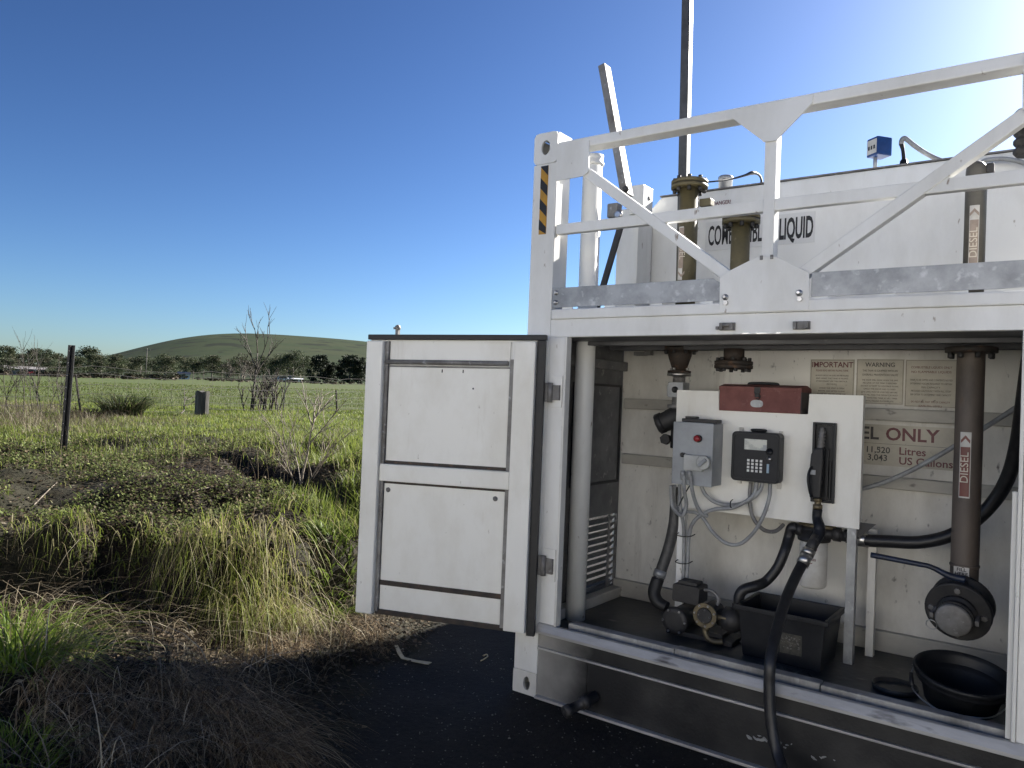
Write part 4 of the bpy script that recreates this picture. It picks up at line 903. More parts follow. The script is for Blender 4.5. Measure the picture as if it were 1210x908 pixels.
o = B().tube([(atY(1000, 634, fy).x, fy, mz-.005), (atY(1022, 637, fy).x, fy+.02, mz-.012), (atY(1050, 640, .72).x, .72, atY(1050, 640, .72).z), atY(1085, 641, .74), atY(1120, 634, .76), atY(1150, 617, .77), atY(1175, 592, .77), atY(1192, 562, .74), atY(1202, 525, .70), atY(1208, 485, .64), atY(1214, 440, .6), atY(1218, 415, .58)], .030, 14).go('delivery_hose', MHOSE)
tag(o, 'black delivery hose sweeping behind the fill pipe up to the right jamb', 'hose')
B().tube([(atY(1011, 635.5, fy+.01).x, fy+.008, mz-.0082), (atY(1026, 638, fy+.02).x, fy+.030, mz-.0145)], .0335, 14, raw=True).go('ferrule', MSTEEL, o)

# pump group
YQ = .50
pu = thing('fuel_pump', 'dark oily fuel pump with round flanged ends on the bay floor', 'pump', (atY(815, 745, YQ).x, YQ, FZ))
c1_ = atY(799, 733, YQ-.02); pr_ = .070
B().lathe((c1_.x, YQ-.05, c1_.z), (0, 1, 0), [(0, .045), (.004, .060), (.010, pr_), (.030, pr_), (.031, .058), (.20, .058), (.201, pr_), (.225, pr_)], 24).go('motor', MIRON, pu)
each_bolt(pu, MSTEEL, (c1_.x, YQ-.050, c1_.z), (0, -1, 0), .060, 6, .006, .006, .3)
a = atY(796, 709, YQ); c = atY(828, 692, YQ)
B().prism(rr_poly(a.x, c.x, a.z, c.z-.01, .012), YQ-.02, YQ+.10).prism(rr_poly(a.x+.02, c.x-.02, c.z-.012, c.z+.006, .008), YQ, YQ+.08).go('terminal_box', MIRON, pu, .003)
B().box(c1_.x-.05, c1_.x+.30, YQ-.03, YQ+.14, FZ, FZ+.022).go('base_plate', MIRON, pu, .003)
B().box(c1_.x-.03, c1_.x+.03, YQ+.0, YQ+.12, FZ+.0225, c1_.z-.045).go('pump_foot', MIRON, pu)
B().box(c1_.x+.13, c1_.x+.24, YQ+.0, YQ+.12, FZ+.0225, c1_.z-.03).go('pump_foot', MIRON, pu)
c2_ = atY(834, 727, YQ-.06)
B().lathe((c2_.x, YQ-.075, c2_.z), (0, 1, 0), [(0, .036), (.003, .040), (.004, .062), (.016, .062), (.017, .045), (.14, .05)], 24).go('meter_body', MIRON, pu)
B().lathe((c2_.x, YQ-.0765, c2_.z), (0, 1, 0), [(0, .061), (.0013, .061)], 28).go('meter_ring', MBRASS, pu)
B().lathe((c2_.x, YQ-.082, c2_.z), (0, 1, 0), [(0, .036), (.005, .040)], 24).go('meter_cover', MIRON, pu)
each_bolt(pu, MSTEEL, (c2_.x, YQ-.0765, c2_.z), (0, -1, 0), .052, 7, .006, .006)
each_bolt(pu, MSTEEL, (c2_.x, YQ-.082, c2_.z), (0, -1, 0), .028, 4, .004, .005, .7)
B().tube([(c2_.x-.002, YQ-.05, c2_.z-.055), (c2_.x-.002, YQ-.055, c2_.z-.085), (c2_.x+.015, YQ-.055, c2_.z-.115), (c2_.x+.05, YQ-.05, c2_.z-.125), (c2_.x+.085, YQ-.04, c2_.z-.118)], .014, 10).lathe((c2_.x-.002, YQ-.05, c2_.z-.054), (0, 0, -1), [(0, .018), (.025, .018)], 8).go('drain_elbow', MBRASS, pu)
B().lathe((c2_.x+.05, YQ-.01, c2_.z-.01), (1, 0, 0), [(0, .04), (.03, .045), (.032, .06), (.08, .062), (.10, .05), (.13, .035)], 20).go('pump_head', MIRON, pu)
B().lathe((c2_.x+.055, YQ-.058, c2_.z+.002), (1, 0, 0), [(0, .012), (.05, .012), (.06, .009)], 8).go('brass_plug', MBRASS, pu)
B().lathe((c2_.x+.145, YQ+.0, c2_.z+.015), (0, 0, 1), [(0, .026), (.03, .026), (.031, .033), (.055, .033)], 12).go('outlet_union', MIRON, pu)
B().tube([(c.x, YQ+.05, c.z-.03), (c.x+.05, YQ+.04, c.z-.03), (c.x+.085, YQ+.03, c.z-.06), (c.x+.08, YQ+.02, c.z-.095)], .009, 8).go('motor_lead', MGALVD, pu)
o = tag(B().tube([atY(799, 575, YPN+.02), atY(798, 600, YPN+.02), atY(796, 622, YPN+.01), atY(790, 648, YPN), atY(782, 672, YPN-.02), atY(776, 690, YPN-.04)], .030, 14).go('suction_hose', mat('grey_hose', (.07, .07, .07), .5, c2=(.045, .045, .045), scale=20)), 'grey suction hose dropping from behind the panel to the pump', 'hose')
B().tube([atY(777.5, 684, YPN-.035), atY(773, 700, YQ+.06), atY(777, 711, YQ+.05), atY(788, 718, YQ+.05)], [.034, .034, .033, .03], 14).go('rubber_elbow', MRUB, o)
B().tube([atY(781, 674, YPN-.022), atY(778.5, 682, YPN-.032)], .0345, 14, raw=True).go('hose_clamp', MGALV, o)
o = tag(B().tube([(c2_.x+.145, YQ, c2_.z+.065), (c2_.x+.145, YQ, c2_.z+.11), (c2_.x+.165, YQ+.01, c2_.z+.145), (c2_.x+.21, YQ+.04, c2_.z+.165), atY(905, 687, YPN-.02), atY(918, 672, YPN), atY(927, 652, YPN+.02), atY(932, 636, fy), (mzL.x-.005, fy, mz+.004), (mzL.x+.02, fy, mz)], [.026, .026, .026, .026, .025, .025, .025, .026, .027, .026], 12).go('pump_outlet_hose', MHOSE), 'black hose looping from the pump over the tub up to the filter', 'hose')

# black tub under the filter
tx0, tx1, ty0, ty1 = 1.035, 1.435, .385, .700
tz = FZ+.240
tu = thing('plastic_tub', 'black open plastic tub under the filter with a scuffed label', 'tub', ((tx0+tx1)/2, (ty0+ty1)/2, FZ))
def frustum(x0, x1, y0, y1, tp, z0, z1):
    return [(x0+tp, y0+tp, z0), (x1-tp, y0+tp, z0), (x1-tp, y1-tp, z0), (x0+tp, y1-tp, z0), (x0, y0, z1), (x1, y0, z1), (x1, y1, z1), (x0, y1, z1)]
o8 = frustum(tx0, tx1, ty0, ty1, .022, FZ, tz); i8 = frustum(tx0+.006, tx1-.006, ty0+.006, ty1-.006, .022, FZ+.006, tz)
b = B().add(o8+i8, [(0, 1, 2, 3), (8, 11, 10, 9)]+[(i, (i+1) % 4, 4+(i+1) % 4, 4+i) for i in range(4)]+[(8+i, 12+i, 12+(i+1) % 4, 8+(i+1) % 4) for i in range(4)]+[(4+i, 4+(i+1) % 4, 12+(i+1) % 4, 12+i) for i in range(4)])
b.go('body', MPLAS, tu, .004)
b = B()
for a in ((tx0-.014, tx1+.014, ty0-.014, ty0-.0005), (tx0-.014, tx1+.014, ty1+.0005, ty1+.014), (tx0-.014, tx0-.0005, ty0, ty1), (tx1+.0005, tx1+.014, ty0, ty1)): b.box(a[0], a[1], a[2], a[3], tz-.022, tz+.002)
b.go('rim', MPLAS, tu, .004)
def TT(x, n_, z): f = (z-FZ)/(tz-FZ); return Vector((x, ty0+.022*(1-f)-n_, z))
lx0 = atY(921, 745, ty0).x; lx1 = atY(947, 745, ty0).x; lz0_ = FZ+.055; lz1_ = FZ+.150
lb = B().box(lx0, lx1, .0008, .0016, lz0_, lz1_, T=TT).go('label', mat('grubby_label', (.075, .07, .055), .6, c2=(.03, .03, .028), scale=40), tu)
b = B()
for k in range(46):
    x = random.uniform(lx0+.004, lx1-.012); zz = random.choice((lz1_-.014, lz1_-.024, lz1_-.040, lz1_-.052, lz1_-.066))+random.uniform(-.004, .004); w_ = random.uniform(.002, .009)
    b.box(x, x+w_, .0017, .0022, zz-random.uniform(.001, .005), zz, T=TT)
tag(b.go('worn_print', MGALVD, lb), kind='stuff')
o = tag(B().add([atZ(862, 756, FZ+.003)+Vector(v) for v in ((0, 0, 0), (.20, -.02, 0), (.24, .05, 0), (.05, .06, 0), (0, 0, .006), (.20, -.02, .006), (.24, .05, .012), (.05, .06, .012))], [(0, 1, 2, 3), (4, 7, 6, 5), (0, 4, 5, 1), (1, 5, 6, 2), (2, 6, 7, 3), (3, 7, 4, 0)]).go('metal_offcut', MGALVD), 'flat grey metal offcut lying on the oily floor beside the pump', 'offcut')
# rag on the floor
rg = atZ(945, 783, FZ+.003); b = B(); nr = 14
vs = []
for i in range(nr):
    for j in range(nr):
        u, v = i/(nr-1)-.5, j/(nr-1)-.5; k = 1-max(abs(u), abs(v))*1.2
        vs.append((rg.x+u*.26+.02*math.sin(v*9), .20+v*.18, FZ+.004+max(0, .03*k+.022*math.sin(u*19+v*7)*math.cos(v*17))))
b.add(vs, [(i*nr+j, i*nr+j+1, (i+1)*nr+j+1, (i+1)*nr+j) for i in range(nr-1) for j in range(nr-1)], True)
tag(b.go('oily_rag', MOIL), 'crumpled oil soaked rag on the floor in front of the tub', 'rag')

# fill pipe, ball valve, camlock cap
gx_ = atY(1145, 500, .5).x
fp = thing('fill_pipe', 'brown fill pipe with red label, ball valve and capped coupling', 'pipe', (gx_, .5, .6))
vz = atY(1133, 716, .42).z; vx = atY(1133, 716, .42).x
b = B().tube([(gx_, .5, 1.8145), (gx_, .5, 1.3), (gx_, .5, vz+.16), (gx_-.002, .495, vz+.07), (gx_-.005, .475, vz+.015), (gx_-.008, .43, vz)], .053, 24, 6); b.go('pipe', MBROWN, fp)
B().lathe((gx_, .5, 1.7865), (0, 0, 1), [(0, .056), (.002, .098), (.024, .098), (.026, .09)], 28).go('flange', MRUST, fp)
each_bolt(fp, MIRON, (gx_, .5, 1.7868), (0, 0, -1), .08, 8, .011, .02, .39)
B().lathe((gx_, .5, vz+.150), (0, 0, 1), [(0, .0535), (.004, .0565), (.010, .0565), (.014, .0535)], 24).go('weld_ring', MBROWN, fp)
ax = Vector((-.10, -1, -.26)).normalized(); vc = Vector((vx+.012, .455, vz+.012))
vb = B().lathe(vc, ax, [(0, .060), (.001, .118), (.022, .118), (.024, .085), (.05, .078), (.075, .085), (.078, .122), (.102, .122), (.104, .118)], 36).go('ball_valve', MIRON, fp)
vf = vc+ax*.104
each_bolt(vb, MGALVD, vf-ax*.001, ax, .095, 4, .013, .008, .75)
B().lathe(vf+ax*.0005, ax, [(0, .074), (.02, .074), (.022, .066), (.040, .064), (.042, .070), (.055, .070)], 30).go('coupling', MIRON, fp)
cp = B().lathe(vf+ax*.056, ax, [(0, .066), (.02, .066), (.024, .060), (.025, .001)], 30).go('camlock_cap', MGALVD, fp)
sd_ = ax.cross(Vector((0, 0, 1))).normalized(); up_ = sd_.cross(ax)
for sg in (-1, 1):
    q = vf+ax*.035+sd_*(.075*sg)
    B().beam(q-ax*.03, q+ax*.03+sd_*(.006*sg), .014, .022, up=up_).go('cam_arm', MGALVD, cp, .002)
q = vf+ax*.05+sd_*.085-up_*.03
B().tube([q+sd_*(.02*math.cos(t_))+up_*(.02*math.sin(t_)-.02) for t_ in np.linspace(0, 6.28, 14)], .0022, 6, 2).go('pull_ring', MSTEEL, cp)
tp = vc+ax*.055+up_*.085
B().lathe(vc+ax*.055+up_*.07, up_, [(0, .045), (.02, .045), (.022, .032), (.045, .030), (.046, .018), (.06, .018)], 16).box(tp.x-.045, tp.x+.045, tp.y-.02, tp.y+.02, tp.z-.004, tp.z+.006).go('valve_bonnet', MIRON, fp)
hz_ = tp+up_*.045
B().tube([hz_+Vector((.02, 0, -.004)), hz_+Vector((-.035, -.01, .004)), hz_+Vector((-.10, -.015, .03)), hz_+Vector((-.16, -.02, .036)), hz_+Vector((-.33, -.025, .046))], [.016, .014, .010, .011, .012], 10).go('lever_handle', mat('blue_black_grip', (.016, .026, .055), .4, c2=(.02, .022, .03), scale=30), fp)
LA = -.10
pipelabel(fp, gx_+.0, .053, .5, atY(1137, 588.5, .45).z, atY(1143, 511, .45).z, .040, MLABB, False)
q = atY(1136, 676, .447); sl = B(); sl.box(q.x-.028, q.x+.028, .4440, .4462, q.z-.020, q.z+.020); sl = sl.go('small_label', MSTKL, fp)
text('lettering', 'FILL', .019, MTXT, sl, (q.x, .4434, q.z+.009), sx=1.1, bold=.02); text('lettering', 'HERE', .019, MTXT, sl, (q.x, .4434, q.z-.009), sx=1.1, bold=.02)

# catch bucket, tipped a little
bc = atY(1126, 836, .36); bk = thing('catch_bucket', 'black round catch bucket with wire handle below the fill coupling', 'bucket', (1.965, .375, FZ))
tilt = Matrix.Rotation(R(9), 4, 'X') @ Matrix.Rotation(R(5), 4, 'Y')
def TB(x, y, z): v = tilt @ Vector((x, y, z)); return Vector((1.965, .375, FZ+.028))+v
B().lathe((0, 0, 0), (0, 0, 1), [(0, .130), (.085, .150), (.087, .168), (.100, .172), (.112, .172), (.114, .180), (.128, .182), (.132, .178), (.132, .170), (.112, .166), (.02, .124), (.018, .001)], 40, caps=False).lathe((0, 0, 0), (0, 0, -1), [(0, .125), (.001, .001)], 40, caps=False).go('bucket', MPLAS, bk, 0, TB)
B().tube([TB(-.172, .0, .105), TB(-.178, -.05, .07), TB(-.150, -.12, .045), TB(-.06, -.185, .035), TB(.04, -.195, .050), TB(.12, -.165, .065), TB(.178, -.06, .10)], .0032, 6).go('wire_handle', MSTEEL, bk)
q = TB(-.165, -.085, .062); B().tube([TB(-.178, -.05, .085), TB(-.165, -.10, .055)], .008, 8).go('hand_grip', MPLAS, bk)
a = atZ(1060, 800, FZ+.002)
tag(B().lathe((1.72, .42, FZ), (0, 0, 1), [(0, .09), (.022, .093), (.024, .088), (.006, .085)], 28, caps=True).go('drip_tray', MOIL), 'shallow oily round drip tray on the floor beside the bucket', 'tray')
# conduit along the floor and across the wall
tag(B().tube([atY(1000, 773, .90), atY(1025, 777, .90), atY(1055, 783, .88), atY(1080, 789, .84)], .013, 8).go('floor_pipe', MWI), 'pale pipe along the foot of the back wall beside the bucket', 'pipe')
tag(B().tube([atY(1005, 580, .80), atY(1022, 577, .80), atY(1045, 570, .80), atY(1075, 557, .78), atY(1110, 538, .76), atY(1150, 514, .74), atY(1185, 492, .70), atY(1212, 474, .66), atY(1225, 465, .64)], .011, 10).go('wall_cable', MGREYP), 'grey cable running diagonally across the capacity sign', 'cable')

# ceiling flange with rusty reducer and valve
YV = .70; vx_ = atY(803, 430, YV).x
rv = thing('ceiling_valve', 'rusty reducer and steel ball valve hanging from the bay ceiling left of the panel', 'valve', (vx_, YV, 1.3))
z1 = atY(803, 416, YV).z; z1 = min(z1, 1.8355)
def zz(py): return atY(803, py, YV).z
B().lathe((vx_, YV, 1.8355), (0, 0, -1), [(0, .098), (.022, .098), (.024, .066), (.05, .064), (1.8355-zz(438), .038)], 28).go('reducer', MRUST, rv)
each_bolt(rv, MIRON, (vx_, YV, 1.813), (0, 0, -1), .082, 8, .010, .014)
B().lathe((vx_, YV, zz(438)), (0, 0, -1), [(0, .040), (.002, .064), (.014, .064)], 24).lathe((vx_, YV, zz(438)-.0145), (0, 0, -1), [(0, .066), (.016, .066), (.018, .035), (.03, .033)], 24, 1).go('flange', [MRUST, MSTEEL], rv)
each_bolt(rv, MSTEEL, (vx_, YV, zz(438)), (0, 0, 1), .052, 4, .009, .012, .6)
B().box(vx_-.045, vx_+.045, YV-.045, YV+.045, zz(470), zz(452)).box(vx_-.055, vx_-.0455, YV-.035, YV+.035, zz(469), zz(455)).go('valve_body', MGALV, rv, .012)
B().cyl((vx_, YV, zz(487)), (vx_, YV, zz(438)-.02), .034, n=16).go('neck', MGALVD, rv)
B().lathe((vx_, YV-.0455, zz(461)), (0, -1, 0), [(0, .018), (.008, .018), (.009, .009), (.025, .009)], 10).go('valve_stem', MIRON, rv)
B().lathe((vx_, YV, zz(470)), (0, 0, -1), [(0, .030), (.04, .030), (.041, .058), (.058, .058), (.062, .040), (.1, .036)], 22).go('lower_union', MGALVD, rv)
b = B().tube([(vx_, YV, zz(483)), (vx_, YV-.005, zz(489)), (vx_-.03, YV-.02, zz(496)), (vx_-.075, YV-.03, zz(501))], [.045, .052, .058, .052], 16); b.tube([(vx_-.070, YV-.03, zz(500)), (vx_-.100, YV-.035, zz(503))], .058, 8, raw=True).go('strainer_elbow', MIRON, rv)
B().cyl((vx_, YV, zz(490)), (vx_, YV, zz(530)), .034, n=14).go('drop_pipe', MIRON, rv)
B().lathe((vx_-.05, YV-.02, zz(520)), (0, -1, 0), [(0, .03), (.03, .03)], 6).go('plug', MIRON, rv)
# second ceiling flange
cx2 = atY(867, 425, .58).x; z0_ = atY(867, 436, .58).z
cf = thing('ceiling_flange', 'rusty capped pipe flange under the bay ceiling above the toolbox', 'flange', (cx2, .58, z0_))
B().cyl((cx2, .58, z0_+.035), (cx2, .58, 1.8145), .052, n=24).go('pipe_stub', MRUST, cf)
B().lathe((cx2, .58, z0_), (0, 0, 1), [(0, .09), (.002, .096), (.018, .096), (.0185, .092), (.0205, .092), (.021, .096), (.038, .096), (.04, .06)], 30).go('flange', MRUST, cf)
each_bolt(cf, MIRON, (cx2, .58, z0_+.001), (0, 0, -1), .078, 8, .011, .014, .3)
each_bolt(cf, MIRON, (cx2, .58, z0_+.0385), (0, 0, 1), .078, 8, .011, .016, .3)
a = atY(757, 418, .8); tag(B().box(a.x-.035, a.x+.03, .78, .83, a.z-.012, 1.8150).box(a.x+.0305, a.x+.07, .785, .825, a.z-.010, a.z+.02).go('ceiling_bracket', MGALVD), 'small grey bracket under the bay ceiling above the left wall rib', 'bracket')

# ------------------------------------------------------------------ vegetation
MGRASS = blade_mat('grass_blade', .45, .5, .25)
MDRY = blade_mat('dry_blade', .30, .6, .2)
MLEAF = blade_mat('weed_leaf', .40, .6, .12)
def vis(x, y, z, m=40):
    """keep what the camera, or one a step aside, can see"""
    v = np.stack([x-CAM[0], y-CAM[1], z-CAM[2]], -1); d = v@CF
    px = PW/2+FPX*(v@CR)/np.maximum(d, .1); py = PH/2-FPX*(v@CU)/np.maximum(d, .1)
    return (d > .6) & (px > -220-m) & (px < 720+m) & (py < 1150)
def blades(name, P, h, wd, lean, ldir, cols, material, seg=3, droop=0.0, tipcol=None, jit=.0):
    """many ribbon blades as one mesh: P base points, h heights, wd widths, lean in heights, ldir azimuth"""
    N = len(P); ld = np.stack([np.cos(ldir), np.sin(ldir), np.zeros(N)], -1)
    face = ldir+np.pi/2+rng.uniform(-.9, .9, N); sd = np.stack([np.cos(face), np.sin(face), np.zeros(N)], -1)
    V = np.zeros((N, seg*2+1, 3), np.float32); C = np.zeros((N, seg*2+1, 3), np.float32)
    for k in range(seg+1):
        t = k/seg
        c = P+ld*(h*lean*t**1.8)[:, None]; up = h*t*(1-.28*np.minimum(lean, 1.6)*t)-droop*h*np.maximum(0, t-.45)**2*3.2
        c = c+np.array([0, 0, 1.0])*up[:, None]
        wv = (wd*(1-t)**.7*(.75+.25*min(1, 4*t)))[:, None]*.5
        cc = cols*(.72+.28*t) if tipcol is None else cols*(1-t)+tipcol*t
        if k < seg: V[:, 2*k] = c-sd*wv; V[:, 2*k+1] = c+sd*wv; C[:, 2*k] = cc; C[:, 2*k+1] = cc
        else: V[:, 2*k] = c; C[:, 2*k] = cc
    b0 = (np.arange(N)*(seg*2+1))[:, None]; F = []
    for k in range(seg-1):
        F.append(b0+np.array([2*k, 2*k+1, 2*k+3])); F.append(b0+np.array([2*k, 2*k+3, 2*k+2]))
    F.append(b0+np.array([2*seg-2, 2*seg-1, 2*seg]))
    return npmesh(name, V.reshape(-1, 3), np.concatenate(F), 3, material, C.reshape(-1, 3), True)
def scatter(n, dmin, dmax, a0=-48, a1=6, power=1.0):
    u = rng.random(n); d = (dmin**power+u*(dmax**power-dmin**power))**(1/power)
    th = np.radians(rng.uniform(a0, a1, n))
    x = CAM[0]+d*(_F0[0]*np.cos(th)+_R0[0]*np.sin(th)); y = CAM[1]+d*(_F0[1]*np.cos(th)+_R0[1]*np.sin(th))
    return x, y, d
def colmix(n, cols, wts):
    k = rng.choice(len(cols), n, p=np.array(wts)/sum(wts)); c = np.array(cols)[k]
    return c*rng.uniform(.75, 1.25, (n, 1))
def outside(x, y): return ~((x > -.12) & (y > -.35))

# lush short grass of the verge
GREENS = [(.17, .225, .035), (.25, .30, .06), (.09, .12, .025), (.34, .32, .14)]
x, y, d = scatter(190000, 5.0, 24, power=.8)
s = sdist(x, y); so = soilmask(x, y)
den = vnoise(x, y, .9, 31)*.6+vnoise(x, y, 2.6, 32)*.4
north = sstep(-.10, .06, np.arctan2((x-CAM[0])*_R0[0]+(y-CAM[1])*_R0[1], (x-CAM[0])*_F0[0]+(y-CAM[1])*_F0[1])+.27)   # the lusher strip beside the container
q = fdist(x, y); keep = (q > .1) & (rng.random(len(x)) > so*.93*(1-.6*north)) & (den > .30) & outside(x, y) & (rng.random(len(x)) < np.maximum(sstep(7.5, 9.5, d), north)*.9+.07)
x, y, d, nn = x[keep], y[keep], d[keep], north[keep]; z = gz(x, y)-.012; k = vis(x, y, z); x, y, z, d, nn = x[k], y[k], z[k], d[k], nn[k]; n = len(x)
hh_ = rng.uniform(.035, .095, n)*(.7+.8*vnoise(x, y, 1.7, 33))*(1+.9*nn*(d < 11))
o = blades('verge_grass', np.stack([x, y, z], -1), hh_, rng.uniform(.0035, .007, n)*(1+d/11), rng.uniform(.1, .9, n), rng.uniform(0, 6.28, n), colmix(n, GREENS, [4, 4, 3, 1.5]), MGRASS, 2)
tag(o, 'short bright green grass on the verge beyond the bank', 'grass', kind='stuff')
# pasture beyond the wire fence: sparse blades out to 60 m
x, y, d = scatter(70000, 20, 75, power=.7)
z = gz(x, y)-.01; n = len(x)
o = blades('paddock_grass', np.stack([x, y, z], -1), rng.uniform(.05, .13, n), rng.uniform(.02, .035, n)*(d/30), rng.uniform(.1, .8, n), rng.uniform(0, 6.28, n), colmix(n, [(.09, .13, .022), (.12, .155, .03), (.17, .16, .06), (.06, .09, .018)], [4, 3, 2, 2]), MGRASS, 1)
tag(o, 'grazed green paddock grass behind the wire fence', 'grass', kind='stuff')

# low leafy weeds on the bank top
def leaves(name, x, y, z, size, cols, material, up=.55, hmax=.06):
    n = len(x); a = rng.uniform(0, 6.28, n); el = rng.uniform(-.2, 1.0, n)*up*1.6
    dr = np.stack([np.cos(a)*np.cos(el), np.sin(a)*np.cos(el), np.sin(el)], -1); sd = np.stack([-np.sin(a), np.cos(a), rng.uniform(-.4, .4, n)], -1)
    base = np.stack([x, y, z+rng.random(n)**1.5*hmax], -1); L = size[:, None]; W = L*rng.uniform(.22, .42, (n, 1))
    V = np.stack([base, base+dr*L*.5+sd*W, base+dr*L-np.array([0, 0, .25])*L*.5, base+dr*L*.5-sd*W], 1)
    C = np.repeat(cols[:, None], 4, 1)*np.array([.75, 1, 1.1, 1])[None, :, None]
    F = np.arange(n*4).reshape(n, 4)
    return npmesh(name, V.reshape(-1, 3), F, 4, material, C.reshape(-1, 3), False)
x, y, d = scatter(230000, 3.0, 12, power=.9, a0=-46, a1=0)
s = sdist(x, y); cl = vnoise(x, y, 1.7, 41)*.55+vnoise(x, y, 5.0, 42)*.45
keep = (fdist(x, y) > -.02) & (cl > .515) & (rng.random(len(x)) > sstep(8, 12, d)) & outside(x, y) & (guld(x, y) > .20)
x, y, d = x[keep], y[keep], d[keep]; z = gz(x, y); k = vis(x, y, z); x, y, z, d = x[k], y[k], z[k], d[k]; n = len(x)
o = leaves('low_weeds', x, y, z, rng.uniform(.010, .030, n)*(1+.25*(d > 7)), colmix(n, [(.075, .095, .030), (.14, .17, .055), (.26, .29, .11), (.20, .16, .10), (.06, .045, .03)], [4, 3, 1.3, 1.4, 1.5]), MLEAF, .8, .075)
tag(o, 'low green leafy weeds matted over the bank top', 'weeds', kind='stuff')
# dead litter
x, y, d = scatter(190000, 2.2, 13, power=1.0, a0=-46, a1=0)
s = sdist(x, y); keep = (s > -.22+.2*rng.random(len(x))) & outside(x, y) & (rng.random(len(x)) < .35+.65*soilmask(x, y)); x, y, d = x[keep], y[keep], d[keep]; z = gz(x, y); k = vis(x, y, z); x, y, z = x[k], y[k], z[k]; n = len(x)
o = leaves('dead_litter', x, y, z, rng.uniform(.010, .04, n), colmix(n, [(.06, .044, .028), (.13, .10, .065), (.025, .019, .013), (.26, .22, .16)], [3, 1.6, 4, .5]), MDRY, .35, .03)
tag(o, 'brown dead leaf litter and straw fragments over the soil', 'litter', kind='stuff')

STRAW = [(.11, .078, .044), (.26, .21, .13), (.04, .028, .017), (.46, .40, .29)]
# long dead grass hanging down the bank face
x, y, d = scatter(34000, 2.0, 9, power=1.0, a0=-46, a1=-1)
s = sdist(x, y); cl = vnoise(x, y, 2.2, 51)*.6+vnoise(x, y, 6, 52)*.4
q = fdist(x, y); keep = (s > .03) & (q < .06) & ((cl > .42) | (q > -.25)) & outside(x, y); x, y, s, d = x[keep], y[keep], s[keep], d[keep]; z = gz(x, y)-.01; k = vis(x, y, z); x, y, z, s, d = x[k], y[k], z[k], s[k], d[k]; n = len(x)
dirn = math.atan2(-FN[1], -FN[0])+rng.normal(0, .75, n)
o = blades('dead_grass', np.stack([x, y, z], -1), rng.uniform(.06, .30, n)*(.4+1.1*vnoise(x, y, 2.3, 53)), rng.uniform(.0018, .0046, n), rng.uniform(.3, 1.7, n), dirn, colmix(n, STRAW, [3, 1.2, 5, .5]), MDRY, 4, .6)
tag(o, 'long dead straw coloured grass hanging down the bank face', 'dry grass', kind='stuff')
# weathered tangle of fallen stalks at the foot of the bank
x, y, d = scatter(1700, 2.0, 5.6, power=1.0, a0=-46, a1=-8)
s = sdist(x, y); keep = (s > .06) & (fdist(x, y) < .05) & outside(x, y); x, y, s = x[keep], y[keep], s[keep]; z = gz(x, y)+rng.uniform(.0, .10, len(x))*sstep(0, .3, s); n = len(x)
o = blades('fallen_stalks', np.stack([x, y, z], -1), rng.uniform(.10, .38, n), rng.uniform(.003, .0064, n), rng.uniform(.8, 2.6, n), rng.uniform(0, 6.28, n), colmix(n, [(.30, .25, .17), (.52, .46, .34), (.13, .10, .065)], [3, 1.6, 2.5]), MDRY, 5, .5)
tag(o, 'pale fallen stalks tangled over the lower bank', 'dry stalks', kind='stuff')
# dry weeds along the fence line
x, y, d = scatter(26000, 11, 21, power=1.0, a0=-44, a1=-8)
cl = vnoise(x, y, .35, 61)*.6+vnoise(x, y, 1.1, 62)*.4; lf = sstep(-.42, -.62, np.arctan2((x-CAM[0])*_R0[0]+(y-CAM[1])*_R0[1], (x-CAM[0])*_F0[0]+(y-CAM[1])*_F0[1]))
keep = (cl+.22*lf > .60); x, y, d, lf = x[keep], y[keep], d[keep], lf[keep]; z = gz(x, y)-.01; n = len(x)
o = blades('fence_line_weeds', np.stack([x, y, z], -1), rng.uniform(.06, .30, n)*(.6+.9*lf), rng.uniform(.005, .010, n), rng.uniform(.1, 1.2, n), rng.uniform(0, 6.28, n), colmix(n, [(.22, .18, .12), (.14, .11, .075), (.30, .26, .19), (.13, .15, .05)], [3, 3, 1.5, 1]), MDRY, 3, .1)
tag(o, 'brown dry weeds in a belt before the wire fence', 'dry weeds', kind='stuff')

# thin upright dead stems standing in the weeds
x, y, d = scatter(900, 4.0, 11, a0=-46, a1=-10); q = fdist(x, y); keep = (q > -.2) & (vnoise(x, y, 1.1, 63) > .52); x, y = x[keep], y[keep]; z = gz(x, y)-.01; n = len(x)
o = blades('dead_stems', np.stack([x, y, z], -1), rng.uniform(.15, .55, n), rng.uniform(.003, .006, n), rng.uniform(.0, .5, n), rng.uniform(0, 6.28, n), colmix(n, [(.20, .16, .10), (.32, .27, .19), (.09, .07, .05)], [3, 2, 3]), MDRY, 4, .05)
tag(o, 'thin upright dead stems standing in the weeds on the bank', 'dry stems', kind='stuff')
# individual tufts
def tuft(name, label, px, py, n, h, spread, cols, wts, lean=(.3, 1.3), wd=(.004, .008), droop=.2, mt=None, dry=0, cat='grass tuft', at=None, ldir=None, seg=5, ell=None):
    c = at if at is not None else hit(px, py)
    a = rng.uniform(0, 6.28, n); r_ = spread*np.sqrt(rng.random(n)); x = c.x+r_*np.cos(a); y = c.y+r_*np.sin(a)
    if ell is not None:
        u_ = rng.uniform(-.5, .5, n)*ell[2]; x = x+ell[0]*u_; y = y+ell[1]*u_
    z = gz(x, y)-.01
    dd = a+rng.normal(0, .5, n) if ldir is None else ldir+rng.normal(0, .8, n)
    col = colmix(n, cols, wts)
    o = blades(name, np.stack([x, y, z], -1), rng.uniform(.45, 1.0, n)*h, rng.uniform(*wd, n), rng.uniform(*lean, n), dd, col, mt or MGRASS, seg, droop)
    tag(o, label, cat); return o
G1 = [(.19, .28, .035), (.26, .34, .06), (.12, .19, .025), (.36, .34, .16)]
